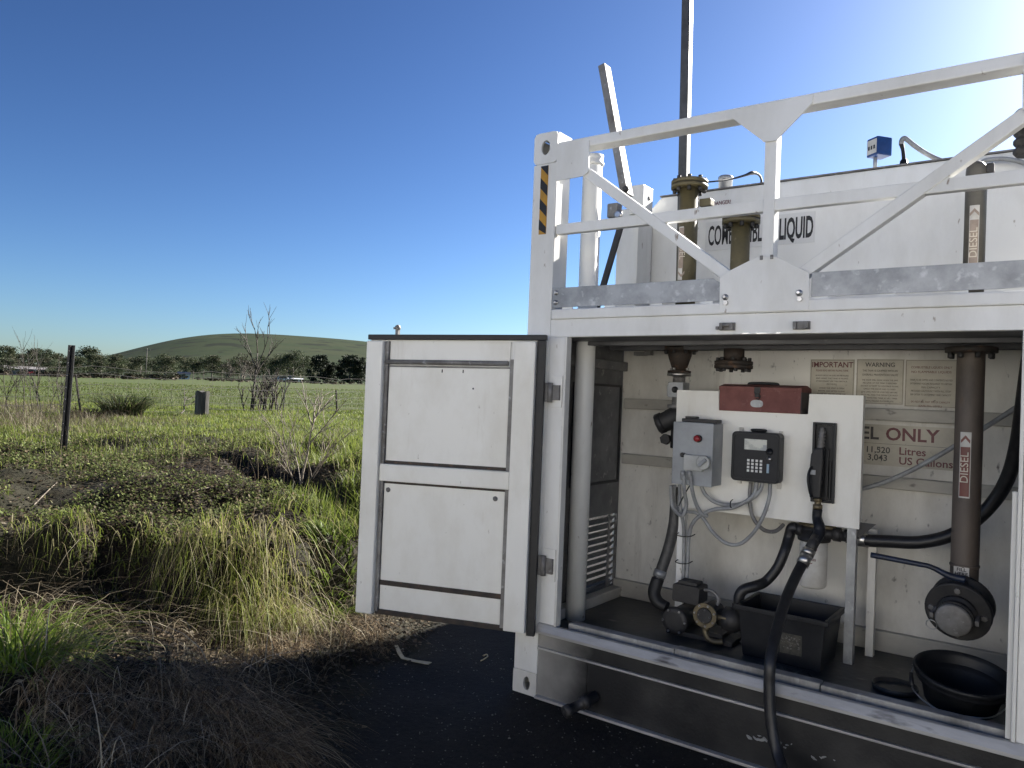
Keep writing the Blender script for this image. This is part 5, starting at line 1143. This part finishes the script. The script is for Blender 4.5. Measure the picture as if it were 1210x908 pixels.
tuft('grass_tuft', 'bright green grass tuft on the low ledge with long arching blades', 14, 790, 520, .40, .17, G1, [4, 3, 3, 1.6], (.2, 1.8), (.004, .011), .3)
tuft('grass_tuft', 'thin straw and green tuft leaning beside the bright ledge tuft', 70, 770, 170, .34, .14, G1, [2, 1, 3, 4], (.4, 2.0), (.003, .007), .4)
tuft('grass_tuft', 'small bright green grass tuft low on the ledge above the fallen stalks', 14, 905, 300, .20, .13, G1, [4, 3, 2, 1], (.3, 1.3), (.003, .007))
def onface(px, dz=0.0):
    """a point on the cut edge as seen through photo column px"""
    best = None
    for a, b_ in zip(FACE[1:-2], FACE[2:-1]):
        for t_ in np.linspace(0, 1, 60):
            p_ = a+(b_-a)*t_; e = abs(proj((p_[0], p_[1], .68))[0]-px)
            if best is None or e < best[0]: best = (e, p_)
    x_, y_ = best[1]; x_ -= .05; y_ += .02; return Vector((x_, y_, g1(x_, y_)))
dn = math.atan2(-.55, .84)
YG_ = [(.30, .33, .08), (.22, .27, .05), (.42, .38, .20), (.34, .28, .16)]
for px, n_, h_, wts, ell, lab in ((315, 430, .56, [3, 2, 3, 2], .42, 'long yellow green tuft spilling over the cut bank edge'), (262, 170, .50, [3, 3, 2, 2], .30, 'yellow green hanging tuft left of the longest one'), (215, 120, .34, [2, 4, 2, 2], .30, 'greener hanging tuft on the cut bank edge above the dark hollow'), (350, 200, .44, [2, 1, 4, 4], .25, 'straw coloured hanging tuft at the corner of the cut bank'), (150, 90, .26, [1, 4, 1, 2], .4, 'sparse green tuft on the cut bank above the bright ledge tuft'), (60, 90, .26, [1, 4, 1, 2], .4, 'sparse green tuft at the far end of the cut bank')):
    tuft('hanging_tuft', lab, 0, 0, n_, h_, .09, YG_, wts, (.2, 1.3), (.003, .0075), 1.15, ldir=dn, seg=6, ell=(.55, .84, ell), at=onface(px))
tuft('leafy_clump', 'round clump of broad green blades on the bank beside the open door', 392, 672, 420, .19, .15, [(.17, .25, .04), (.10, .15, .025), (.28, .33, .09)], [3, 3, 2], (.5, 1.6), (.006, .014), .3, cat='plant')
for px, py, n_, h_, lab in ((225, 830, 1100, .28, 'brown mop of fine dead grass below the dark hollow'), (290, 885, 1300, .30, 'brown mop of fine dead grass beside the black yard'), (150, 890, 900, .26, 'small brown mop of dead grass between bigger mop and green tuft'), (430, 752, 420, .13, 'sunlit brown straw clump under the free edge of the door'), (85, 850, 900, .24, 'flattened grey brown mop below the bright ledge tuft'), (330, 765, 450, .22, 'dry grass skirt below the longest hanging tuft')):
    tuft('dead_grass_mop', lab, px, py, n_, h_, .19, [(.34, .245, .15), (.17, .115, .07), (.55, .45, .30)], [3, 3, 2], (.4, 1.9), (.0018, .0042), .8, MDRY, ldir=dn+.7+rng.normal(0, .3), seg=5)
tuft('spiky_plant', 'dark spiky strap leaved plant in the weeds before the wire fence', 145, 492, 520, .85, .36, [(.035, .05, .02), (.06, .075, .03), (.09, .075, .045), (.16, .20, .06)], [4, 3, 2, .8], (.4, 1.5), (.014, .028), .3, cat='plant')
tuft('spiky_plant', 'low dark withered plant beside the spiky one', 108, 494, 300, .42, .42, [(.05, .045, .03), (.09, .07, .045)], [3, 2], (.7, 1.8), (.012, .022), .3, MDRY, cat='plant')

# dead shrub, stick cluster, fallen branch
def branchy(b, p, d, L, r, depth, spread, rs, fork=(2, 3), curl=.15):
    pts = [Vector(p)]; dd = Vector(d).normalized(); seg = 4
    for k in range(seg):
        dd = (dd+Vector((rs.uniform(-curl, curl), rs.uniform(-curl, curl), rs.uniform(-curl*.3, curl*.8)))).normalized(); pts.append(pts[-1]+dd*(L/seg))
    b.tube(pts, [r*(1-.13*k) for k in range(seg+1)], 5, 2)
    if depth:
        for j in range(rs.randint(*fork)+1):
            t = rs.uniform(.3, 1); i = min(seg-1, int(t*seg)); q = pts[i].lerp(pts[i+1], t*seg-i)
            a = rs.uniform(0, 6.28); nd = (dd+Vector((math.cos(a)*spread, math.sin(a)*spread, rs.uniform(-.1, .35)))).normalized()
            branchy(b, q, nd, L*rs.uniform(.4, .68), r*.58, depth-1, spread, rs, fork, curl)
rs = random.Random(5)
c = hit(355, 578)
t = thing('dead_shrub', 'pale leafless dead shrub with upright twigs on the verge', 'shrub', c)
b = B(); branchy(b, c-Vector((0, 0, .02)), (.02, 0, 1), .66, .012, 2, .75, rs, (3, 4)); b.go('stem', MSTICKP, t)
for k in range(7):
    b = B(); a = rs.uniform(0, 6.28); branchy(b, c+Vector((math.cos(a)*.03, math.sin(a)*.03, -.02)), (math.cos(a)*.55, math.sin(a)*.55, .9), rs.uniform(.35, .62), .006, 2, .6, rs, (2, 3)); b.go('branch', MSTICKP, t)
c = hit(312, 487)
dist = (c-Vector(CAM)).length
t = thing('dead_sapling', 'tall dark leafless sapling clump before the wire fence', 'shrub', c)
for k in range(17):
    a = rs.uniform(0, 6.28); q = c+Vector((math.cos(a)*rs.uniform(0, .55), math.sin(a)*rs.uniform(0, .55), -.03)); b = B()
    L = (1.55 if k == 0 else rs.uniform(.45, .85))*dist/20
    branchy(b, q, ((.10, .08, 1) if k == 0 else (rs.uniform(-.35, .35), rs.uniform(-.35, .35), 1)), L, .030 if k == 0 else .022, 3 if k == 0 else 2, .5, rs, (2, 3), .12); b.go('stem', MSTICK, t)
c0_ = hit(213, 492); c1_2 = hit(262, 474)
b = B(); branchy(b, c0_+Vector((0, 0, .05)), (c1_2-c0_)+Vector((0, 0, .25)), 1.5, .018, 2, .6, rs, (2, 3)); tag(b.go('fallen_branch', MSTICK), 'dark fallen branch lying in the grass left of the dead sapling', 'branch')
for px, py, L, lab in ((20, 468, .9, 'leafless brown weed stalks behind the black picket'), (60, 470, .7, 'shorter brown weed stalks right behind the black picket')):
    c = hit(px, py+22); t = thing('weed_stalks', lab, 'weed', c)
    for k in range(7):
        b = B(); branchy(b, c+Vector((rs.uniform(-.5, .5), rs.uniform(-.5, .5), -.02)), (rs.uniform(-.2, .2), rs.uniform(-.2, .2), 1), L*rs.uniform(.6, 1.1), .008, 2, .45, rs, (2, 3)); b.go('stalk', MSTICK, t)
# loose sticks on the bank
for pa, pb_, r_, lab in (((205, 600), (252, 578), .0045, 'pale stick lying on the weeds below the black picket'), ((40, 600), (68, 572), .004, 'short pale stick on the weeds left of the picket'), ((300, 545), (420, 560), .008, 'dark stick lying across the furrow near the dead shrub'), ((310, 690), (400, 740), .004, 'long pale stalk arching from the hanging tuft to the foot')):
    a = hit(*pa); c = hit(*pb_); mid = (a+c)/2; mid.z = max(mid.z, g1(mid.x, mid.y))+.018
    tag(B().tube([a+Vector((0, 0, .015)), mid, c+Vector((0, 0, .015))], r_, 6).go('stick', MSTICKP), lab, 'stick')
# bent strip and scraps on the yard
q = [atZ(468, 763, .018), atZ(472, 772, .03), atZ(476, 778, .014), atZ(490, 781.5, .012), atZ(508, 784.5, .016)]
b = B(); vs = []
for i, p in enumerate(q):
    tn = (q[min(i+1, 4)]-q[max(i-1, 0)]).normalized(); sd_ = tn.cross(Vector((0, 0, 1))).normalized(); w_ = (.010, .012, .014, .015, .020)[i]
    vs += [p-sd_*w_, p+sd_*w_, p-sd_*w_+Vector((0, 0, .003)), p+sd_*w_+Vector((0, 0, .003))]
fs = []
for i in range(4):
    o_ = 4*i; fs += [(o_, o_+1, o_+5, o_+4), (o_+2, o_+6, o_+7, o_+3), (o_, o_+4, o_+6, o_+2), (o_+1, o_+3, o_+7, o_+5)]
fs += [(0, 2, 3, 1), (16, 17, 19, 18)]
tag(b.add(vs, fs).go('bent_strip', MSTRIP), 'pale bent strip lying on the black yard below the door', 'strip')
tag(B().tube([atZ(568, 781, .006), atZ(572, 779, .008), atZ(576, 776, .008), atZ(575, 773.5, .008), atZ(571, 775, .008)], .004, 6).go('wire_scrap', MSTRIP), 'tiny curled scrap on the black yard between strip and corner casting', 'scrap')
# pebbles on the yard
npb = 3200; x = rng.uniform(-1.4, 2.2, npb); y = rng.uniform(-2.2, .5, npb); s = sdist(x, y); keep = (s < .06) & ~((x > -.02) & (y > -.03)); x, y = x[keep], y[keep]; n = len(x)
base = np.array([(1, 0, 0), (-1, 0, 0), (0, 1, 0), (0, -1, 0), (0, 0, .7), (0, 0, -.4)], float); fc = np.array([(0, 2, 4), (2, 1, 4), (1, 3, 4), (3, 0, 4), (2, 0, 5), (1, 2, 5), (3, 1, 5), (0, 3, 5)])
sz = rng.uniform(.0012, .0052, n)*np.where(rng.random(n) < .05, 1.7, 1)
V = base[None]*sz[:, None, None]*rng.uniform(.6, 1.4, (n, 6, 3))+np.stack([x, y, gz(x, y)+sz*.3], -1)[:, None]
tag(npmesh('gravel', V.reshape(-1, 3), (np.arange(n)*6)[:, None, None].repeat(8, 1).reshape(n, 8, 1)+fc[None] if False else ((np.arange(n)*6)[:, None, None]+fc[None]).reshape(-1, 3), 3, MROCK, None, False), 'scattered pale grit over the black yard', 'gravel', kind='stuff')

# ------------------------------------------------------------------ fences
c = hit(74, 533); tpx = np.array(ray(84, 408)); dd = (np.array(c)-CAM); k = np.hypot(dd[0], dd[1])/np.hypot(tpx[0], tpx[1]); tpp = Vector(CAM+tpx*k)
t = thing('star_picket', 'leaning black steel star picket with bolt holes on the verge', 'fence post', c)
axp = (tpp-c).normalized(); side = axp.cross(Vector(CF)).normalized(); fwd = side.cross(axp)
Lp = (tpp-c).length
B().beam(c-axp*.1, tpp, .006, .030, up=fwd).beam(c-axp*.1+side*.016+fwd*.012, tpp+side*.016+fwd*.012, .034, .006, up=fwd).beam(c-axp*.1-side*.016+fwd*.012, tpp-side*.016+fwd*.012, .034, .006, up=fwd).go('post', MPICK, t)
for j in range(8):
    p = c+axp*(Lp*(.14+.115*j)); B().lathe(p+side*.018+fwd*(.0085), -fwd, [(0, .0055), (.0015, .0055)], 8).go('bolt_hole', MSTKL, t)
fA, fB = atZ(-120, 488.5, .85), atZ(620, 486, .95)
fA.z = g1(fA.x, fA.y); fB.z = g1(fB.x, fB.y)
t = thing('wire_fence', 'rusty ringlock wire fence with thin posts along the paddock edge', 'fence', ((fA+fB)/2))
def onf(u): p = fA.lerp(fB, u); return Vector((p.x, p.y, g1(p.x, p.y)))
us = np.linspace(0, 1, 60)
for h_ in (.10, .24, .40, .58, .80, .94):
    B().tube([onf(u)+Vector((0, 0, h_+.012*math.sin(u*90))) for u in us], .0048, 4, raw=True).go('wire', MWIRE, t)
b = B()
for u in np.linspace(0, 1, 80): b.tube([onf(u)+Vector((0, 0, .10)), onf(u)+Vector((0, 0, .80))], .0022, 3, raw=True)
tag(b.go('vertical_stays', MWIRE, t), kind='stuff')
def upx(px):
    u = np.linspace(0, 1, 400); k = min(range(400), key=lambda i: abs(proj(fA.lerp(fB, u[i]))[0]-px)); return u[k]
for px, h_, ln in ((97, .80, -.12), (-30, .9, .05), (334, .86, .03), (399, .66, -.06)):
    p = onf(upx(px)); B().beam(p-Vector((0, 0, .05)), p+Vector((ln*.4, ln, h_)), .05 if px in (97, 399) else .014, .02).go('post', MSTICK if px in (97, 399) else MPICK, t)
p = onf(upx(237)); t2 = thing('timber_post', 'short thick weathered timber strainer post in the wire fence', 'fence post', p)
b = B(); n = 11; pr = [(0, .25), (.3, .24), (.50, .25)]
vs = [];
for k_, (h_, r_) in enumerate(pr):
    for i in range(n):
        q_ = 2*math.pi*i/n; rr = r_*(.62+.12*math.sin(i*2.3)); vs.append((p.x+rr*math.cos(q_), p.y+rr*math.sin(q_), p.z-.05+h_*1.15+(.06*math.sin(i*3.1) if k_ == 2 else 0)))
b.add(vs, [(k_*n+i, k_*n+(i+1) % n, (k_+1)*n+(i+1) % n, (k_+1)*n+i) for k_ in range(2) for i in range(n)]+[tuple(range(2*n, 3*n))])
b.go('post', MTIMB, t2)

# ------------------------------------------------------------------ far trees and farm
MTREE = [blade_mat('gum_leaves', .25, .6, .15), blade_mat('dark_leaves', .12, .6, .12)]
def crown_mesh(name, H, Wd, clumps, nleaf, cols, seed, base=.28, lsz=.34, mt=0):
    r = np.random.default_rng(seed); V = []; C = []
    for k in range(clumps):
        a = r.uniform(0, 6.28); rr = Wd*.5*np.sqrt(r.random())*.85; hz = H*(base+(1-base)*r.beta(1.6, 1.2)); rr *= (1-.45*max(0, (hz/H-.55)/.45))
        cc = np.array([rr*np.cos(a), rr*np.sin(a), hz*.93]); cr = np.array([Wd*.17, Wd*.17, H*.09])*r.uniform(.7, 1.4); tone = r.uniform(.7, 1.3)
        m_ = nleaf//clumps; q = r.normal(0, 1, (m_, 3)); q = q/np.linalg.norm(q, axis=1, keepdims=True)*r.random((m_, 1))**.45; P = cc+q*cr
        u = r.normal(0, 1, (m_, 3)); u /= np.linalg.norm(u, axis=1, keepdims=True); v = np.cross(u, r.normal(0, 1, (m_, 3))); v /= np.linalg.norm(v, axis=1, keepdims=True)
        s_ = lsz*r.uniform(.6, 1.3, (m_, 1)); V.append(np.stack([P-u*s_, P+v*s_*.6, P+u*s_, P-v*s_*.6], 1)); C.append(np.repeat((np.array(cols[r.integers(len(cols))])*tone*r.uniform(.8, 1.2, (m_, 1)))[:, None], 4, 1))
    V = np.concatenate(V); C = np.concatenate(C); n = len(V)
    o = npmesh(name, V.reshape(-1, 3), np.arange(n*4).reshape(n, 4), 4, MTREE[mt], C.reshape(-1, 3), False); return o
def trunk(H, seed, r0=.16):
    rs_ = random.Random(seed); b = B()
    b.tube([(0, 0, -.3), (.1, .05, H*.3), (-.05, .1, H*.62), (.1, 0, H*.9)], [r0, r0*.8, r0*.5, r0*.15], 7, 3)
    for k in range(6):
        a = rs_.uniform(0, 6.28); z0 = H*rs_.uniform(.22, .6); L = H*rs_.uniform(.2, .34)
        b.tube([(0, 0, z0), (math.cos(a)*L*.5, math.sin(a)*L*.5, z0+L*.45), (math.cos(a)*L, math.sin(a)*L, z0+L*.75)], [r0*.45, r0*.3, r0*.1], 5, 2)
    return b
KIND = []
for i in range(5):
    H = (8.5, 7.5, 9.5, 6.5, 8.0)[i]; o = crown_mesh('crown', H, H*(.95, 1.1, .85, 1.15, .95)[i], 32, 2400, [(.055, .068, .035), (.07, .082, .044), (.042, .055, .03), (.09, .09, .055)], 100+i, .22, .21, 0)
    KIND.append((o.data, H, trunk(H, i))); bpy.data.objects.remove(o)
for i in range(3):
    H = (9, 8, 10)[i]; o = crown_mesh('crown', H, H*(.8, .9, .7)[i], 34, 2600, [(.022, .030, .017), (.030, .038, .021), (.016, .022, .013)], 200+i, .06, .32, 1)
    KIND.append((o.data, H, trunk(H, 20+i))); bpy.data.objects.remove(o)
H = 7.5; bt = B(); rs2 = random.Random(3)
for k in range(5): branchy(bt, (rs2.uniform(-.4, .4), rs2.uniform(-.4, .4), -.2), (rs2.uniform(-.35, .35), rs2.uniform(-.35, .35), 1), H*rs2.uniform(.4, .52), .11, 3, .6, rs2, (2, 3), .12)
o = crown_mesh('crown', H, H*.75, 18, 420, [(.075, .066, .05), (.06, .055, .042)], 300, .3, .22, 0); KIND.append((o.data, H, bt)); bpy.data.objects.remove(o)
TRM = []
for i, (cm, H, tb_) in enumerate(KIND):
    o = tb_.go('trunk', MBARK); TRM.append(o.data); bpy.data.objects.remove(o)
def tree(px, topy, dist_, kind, label, rotz, group=None):
    d = dirpx(px); x, y = CAM[0]+d[0]*dist_, CAM[1]+d[1]*dist_; z = g1(x, y); cosv = 1/np.sqrt(1+((px-PW/2)/FPX)**2)
    ztop = CAM[2]+(yh(px)-topy)/FPX*dist_*cosv; sc = max(.35, (ztop-z)/KIND[kind][1])
    t = thing('pine_tree' if 5 <= kind <= 7 else ('bare_tree' if kind == 8 else 'gum_tree'), label, 'tree', (x, y, z), group); t.rotation_euler.z = rotz; t.scale = (sc, sc, sc)
    for nm, me in (('crown', KIND[kind][0]), ('trunk', TRM[kind])):
        o = bpy.data.objects.new(nm, me); COL.objects.link(o); o.parent = t
    return t
G_ = 'gum trees along the far side of the paddock'
rt = random.Random(11)
GUMS = [(-30, 414, 290), (-8, 412, 300), (8, 408, 300), (22, 415, 310), (38, 411, 300), (53, 412, 300), (66, 417, 305), (82, 420, 300), (92, 419, 290), (103, 409, 300), (112, 417, 270), (125, 421, 300), (135, 418, 250), (147, 424, 300), (158, 423, 300), (166, 420, 250), (178, 423, 300), (187, 425, 300), (195, 418, 240), (206, 425, 290), (218, 424, 300), (228, 423, 260), (240, 422, 290), (250, 419, 255), (262, 427, 290), (276, 424, 270), (300, 428, 300), (312, 425, 300), (325, 424, 290), (340, 418, 280), (358, 420, 300), (372, 424, 300)]
GUMS += [(530+16*k, 430+.03*16*k+rt.uniform(-4, 4), 300) for k in range(14)]
GUMS += [(-100+13.5*k+rt.uniform(-5, 5), 424+rt.uniform(-6, 6)-(5 if k < 13 else 0), 345) for k in range(40) if rt.random() < .75]
for px, ty, ds in GUMS:
    tree(px, ty, ds+rt.uniform(-15, 15), rt.randrange(5), 'grey green gum tree in the belt across the paddock', rt.uniform(0, 6.28), G_)
for px, ty, ds, lab in ((10, 421, 215, 'rounded paler gum tree standing clear before the belt left of the picket'), (56, 421, 215, 'bushy olive gum tree beside the red parked car'), (119, 419, 215, 'tall airy gum tree standing clear just right of the picket top'), (196, 421, 200, 'slender gum tree with clear trunk before the belt below the hill'), (346, 414, 215, 'tall wide gum tree left of the dark pines')):
    tree(px, ty, ds, (3, 1, 2, 4, 0)[[10, 56, 119, 196, 346].index(px)], lab, rt.uniform(0, 6.28))
for px, ty, ds in ((287, 417, 230), (297, 422, 235), (268, 424, 235)):
    tree(px, ty, ds, 8, 'bare grey branched tree behind the dead sapling', rt.uniform(0, 6.28), 'bare grey trees in the belt')
for px, ty, ds in ((376, 419, 200), (390, 427, 205), (403, 424, 200), (413, 419, 195), (424, 421, 195), (436, 426, 200), (450, 424, 205), (470, 424, 210), (492, 426, 210), (515, 428, 215)):
    tree(px, ty, ds, rt.choice((5, 6, 7)), 'dense dark pine tree in the group behind the door', rt.uniform(0, 6.28), 'dark pines at the right end of the belt')
# scrub along the far paddock edge
scr = crown_mesh('roadside_scrub', 1.0, 1.4, 8, 130, [(.085, .070, .05), (.06, .055, .035), (.045, .05, .03), (.11, .09, .065)], 400, .1, .16, 0); me_s = scr.data; co = np.zeros(len(me_s.vertices)*3, np.float32); me_s.vertices.foreach_get('co', co); co = co.reshape(-1, 3); ca = np.zeros(len(co)*4, np.float32); me_s.color_attributes['Col'].data.foreach_get('color', ca); ca = ca.reshape(-1, 4)[:, :3]
bpy.data.objects.remove(scr)
VV, CC = [], []
for k in range(420):
    px = rt.uniform(-120, 470); ds = rt.uniform(150, 215); d = dirpx(px); x, y = CAM[0]+d[0]*ds, CAM[1]+d[1]*ds
    if vnoise(np.array([px*.05]), np.array([ds*.05]), 1.0, 71)[0] < .35: continue
    a = rt.uniform(0, 6.28); sc = rt.uniform(.5, 1.25)*(1.15 if px < 230 else .7); q_ = co*np.array([sc*1.6, sc*1.6, sc])
    VV.append(np.stack([q_[:, 0]*math.cos(a)-q_[:, 1]*math.sin(a)+x, q_[:, 0]*math.sin(a)+q_[:, 1]*math.cos(a)+y, q_[:, 2]+g1(x, y)-.05], -1)); CC.append(ca*rt.uniform(.8, 1.25))
VV = np.concatenate(VV); tag(npmesh('roadside_scrub', VV, np.arange(len(VV)).reshape(-1, 4), 4, MTREE[0], np.concatenate(CC), False), 'low brown scrub strip along the far paddock edge', 'scrub', kind='stuff')
# bushes on the hill crest
for px, lab in ((263, 'lone dark bush on the hill crest'), (279, 'small bush on the hill crest between the lone bush and the wide pair'), (287, 'wide low bush on the hill crest'), (295, 'last small bush of the hill crest row')):
    d = dirpx(px); ds = HD; x, y = CAM[0]+d[0]*ds, CAM[1]+d[1]*ds; k = int(np.argmin(abs(hx-px))); zc = CAM[2]+(yh(px)-float(np.interp(px, hx, hyy)))/FPX*HD/np.sqrt(1+((px-PW/2)/FPX)**2)-1.5
    t = thing('hill_bush', lab, 'bush', (x, y, zc)); sc = .55 if px == 263 else .4; t.scale = (sc*(1.6 if px == 287 else 1), sc*1.4, sc)
    for nm, me in (('crown', KIND[5][0]), ('trunk', TRM[5])):
        o = bpy.data.objects.new(nm, me); COL.objects.link(o); o.parent = t
# farm buildings and cars
def spot(px, ds):
    d = dirpx(px); x, y = CAM[0]+d[0]*ds, CAM[1]+d[1]*ds; return x, y, g1(x, y)
def facing(px): d = dirpx(px); return math.atan2(-d[0], d[1])
def shed(name, label, px, ds, L, Dp, hw, hr, mw, mr):
    x, y, z = spot(px, ds); t = thing(name, label, 'building', (x, y, z)); t.rotation_euler.z = facing(px)
    def part(nm, b, m_):
        o = b.go(nm, m_); o.parent = t; return o
    wl = part('wall', B().box(-L/2, L/2, -Dp/2, Dp/2, -.3, hw), mw)
    vs = [(-L/2-.3, -Dp/2-.4, hw+.02), (L/2+.3, -Dp/2-.4, hw+.02), (L/2+.3, Dp/2+.4, hw+.02), (-L/2-.3, Dp/2+.4, hw+.02), (-L/2-.3, 0, hw+hr), (L/2+.3, 0, hw+hr)]
    part('roof', B().add(vs, [(0, 1, 5, 4), (2, 3, 4, 5), (0, 4, 3), (1, 2, 5), (0, 3, 2, 1)]), mr)
    for k in range(1, max(2, int(L/3))):
        xx = -L/2+L*(k+.5)/max(2, int(L/3)); part('window', B().box(xx-.5, xx+.5, -Dp/2-.03, -Dp/2-.005, hw*.4, hw*.78), MGLASS)
    part('door', B().box(-L*.02-.45, -L*.02+.45, -Dp/2-.03, -Dp/2-.005, 0, 2.0), MSIDE)
    return t
shed('farm_shed', 'long low farm shed with pale roof left of the picket', 30, 238, 9, 5, 1.7, .8, MSIDE, MROOF)
shed('farmhouse', 'small white farmhouse among the gum trees below the hill', 217, 255, 3.2, 3, 1.5, .8, MCARW, MROOF)
shed('farm_outbuilding', 'long low white outbuilding left of the dark pines', 343, 232, 6.5, 3, .9, .3, MCARW, MCARW)
def car(label, px, ds, mt, yaw):
    x, y, z = spot(px, ds); t = thing('parked_car', label, 'car', (x, y, z)); t.rotation_euler.z = facing(px)+yaw
    def part(nm, b, m_, bev=0):
        o = b.go(nm, m_, None, bev); o.parent = t; return o
    part('body', B().prism([(-2.1, .35), (-2.15, .8), (-1.2, .95), (1.9, .98), (2.15, .85), (2.15, .35)], -.85, .85), mt, .06)
    part('cabin', B().prism([(-1.15, .951), (-.5, 1.48), (1.1, 1.5), (1.75, .981)], -.74, .74), MGLASS, .06)
    part('roof', B().box(-.48, 1.08, -.70, .70, 1.501, 1.54), mt, .01)
    for xx in (-1.35, 1.35):
        for yy in (-.87, .65): part('wheel', B().cyl((xx, yy, .33), (xx, yy+.22, .33), .33, n=14), MRUB)
    return t
car('small red car parked beside the farm shed', 45, 212, MCARR, .2)
car('dark car parked between the shed and the red car', 33, 214, MGLASS, -.1)
car('white car parked in front of the low outbuilding', 332, 214, MCARW, .1)
x, y, z = spot(172, 225); t = thing('utility_pole', 'thin grey timber power pole rising from the gum belt', 'pole', (x, y, z))
b = B().cyl((x, y, z-.3), (x, y, z+8.2), .14, .10, n=8); b.go('pole', MTIMB, t)
B().beam((x-.9, y-.5, z+7.7), (x+.9, y+.5, z+7.7), .1, .12).go('crossarm', MTIMB, t)

# added out of view: pale shed bouncing sun onto the shaded container front
t = thing('bounce_shed', 'long pale corrugated shed added behind the viewpoint to bounce light onto the container', 'building', (3, -13, 0))
W2, HS = 14.0, 3.7
MCORR = mat('pale_corrugated', (.74, .74, .72), .5, c2=(.70, .69, .65), scale=2)
b = B(); xs = np.arange(-W2, W2+.01, .1)
vs = [(3+x, -11+.03*(i % 2), z) for i, x in enumerate(xs) for z in (-.1, HS)]
b.add(vs, [(2*i, 2*i+2, 2*i+3, 2*i+1) for i in range(len(xs)-1)]); b.go('front_wall', MCORR, t)
B().box(3-W2, 3+W2, -21, -11.05, -.1, HS-.05).go('wall', MCORR, t)
B().add([(3-W2-.3, -10.6, HS-.1), (3+W2+.3, -10.6, HS-.1), (3+W2+.3, -16, HS+1.6), (3-W2-.3, -16, HS+1.6), (3-W2-.3, -21.4, HS-.1), (3+W2+.3, -21.4, HS-.1)], [(0, 1, 2, 3), (3, 2, 5, 4), (0, 3, 4), (1, 5, 2), (0, 4, 5, 1)]).go('roof', MROOF, t)
for x in (-9, 9): B().box(3+x-1.8, 3+x+1.8, -10.99+.035, -10.94, 0, 3.6).go('roller_door', MGALV, t)
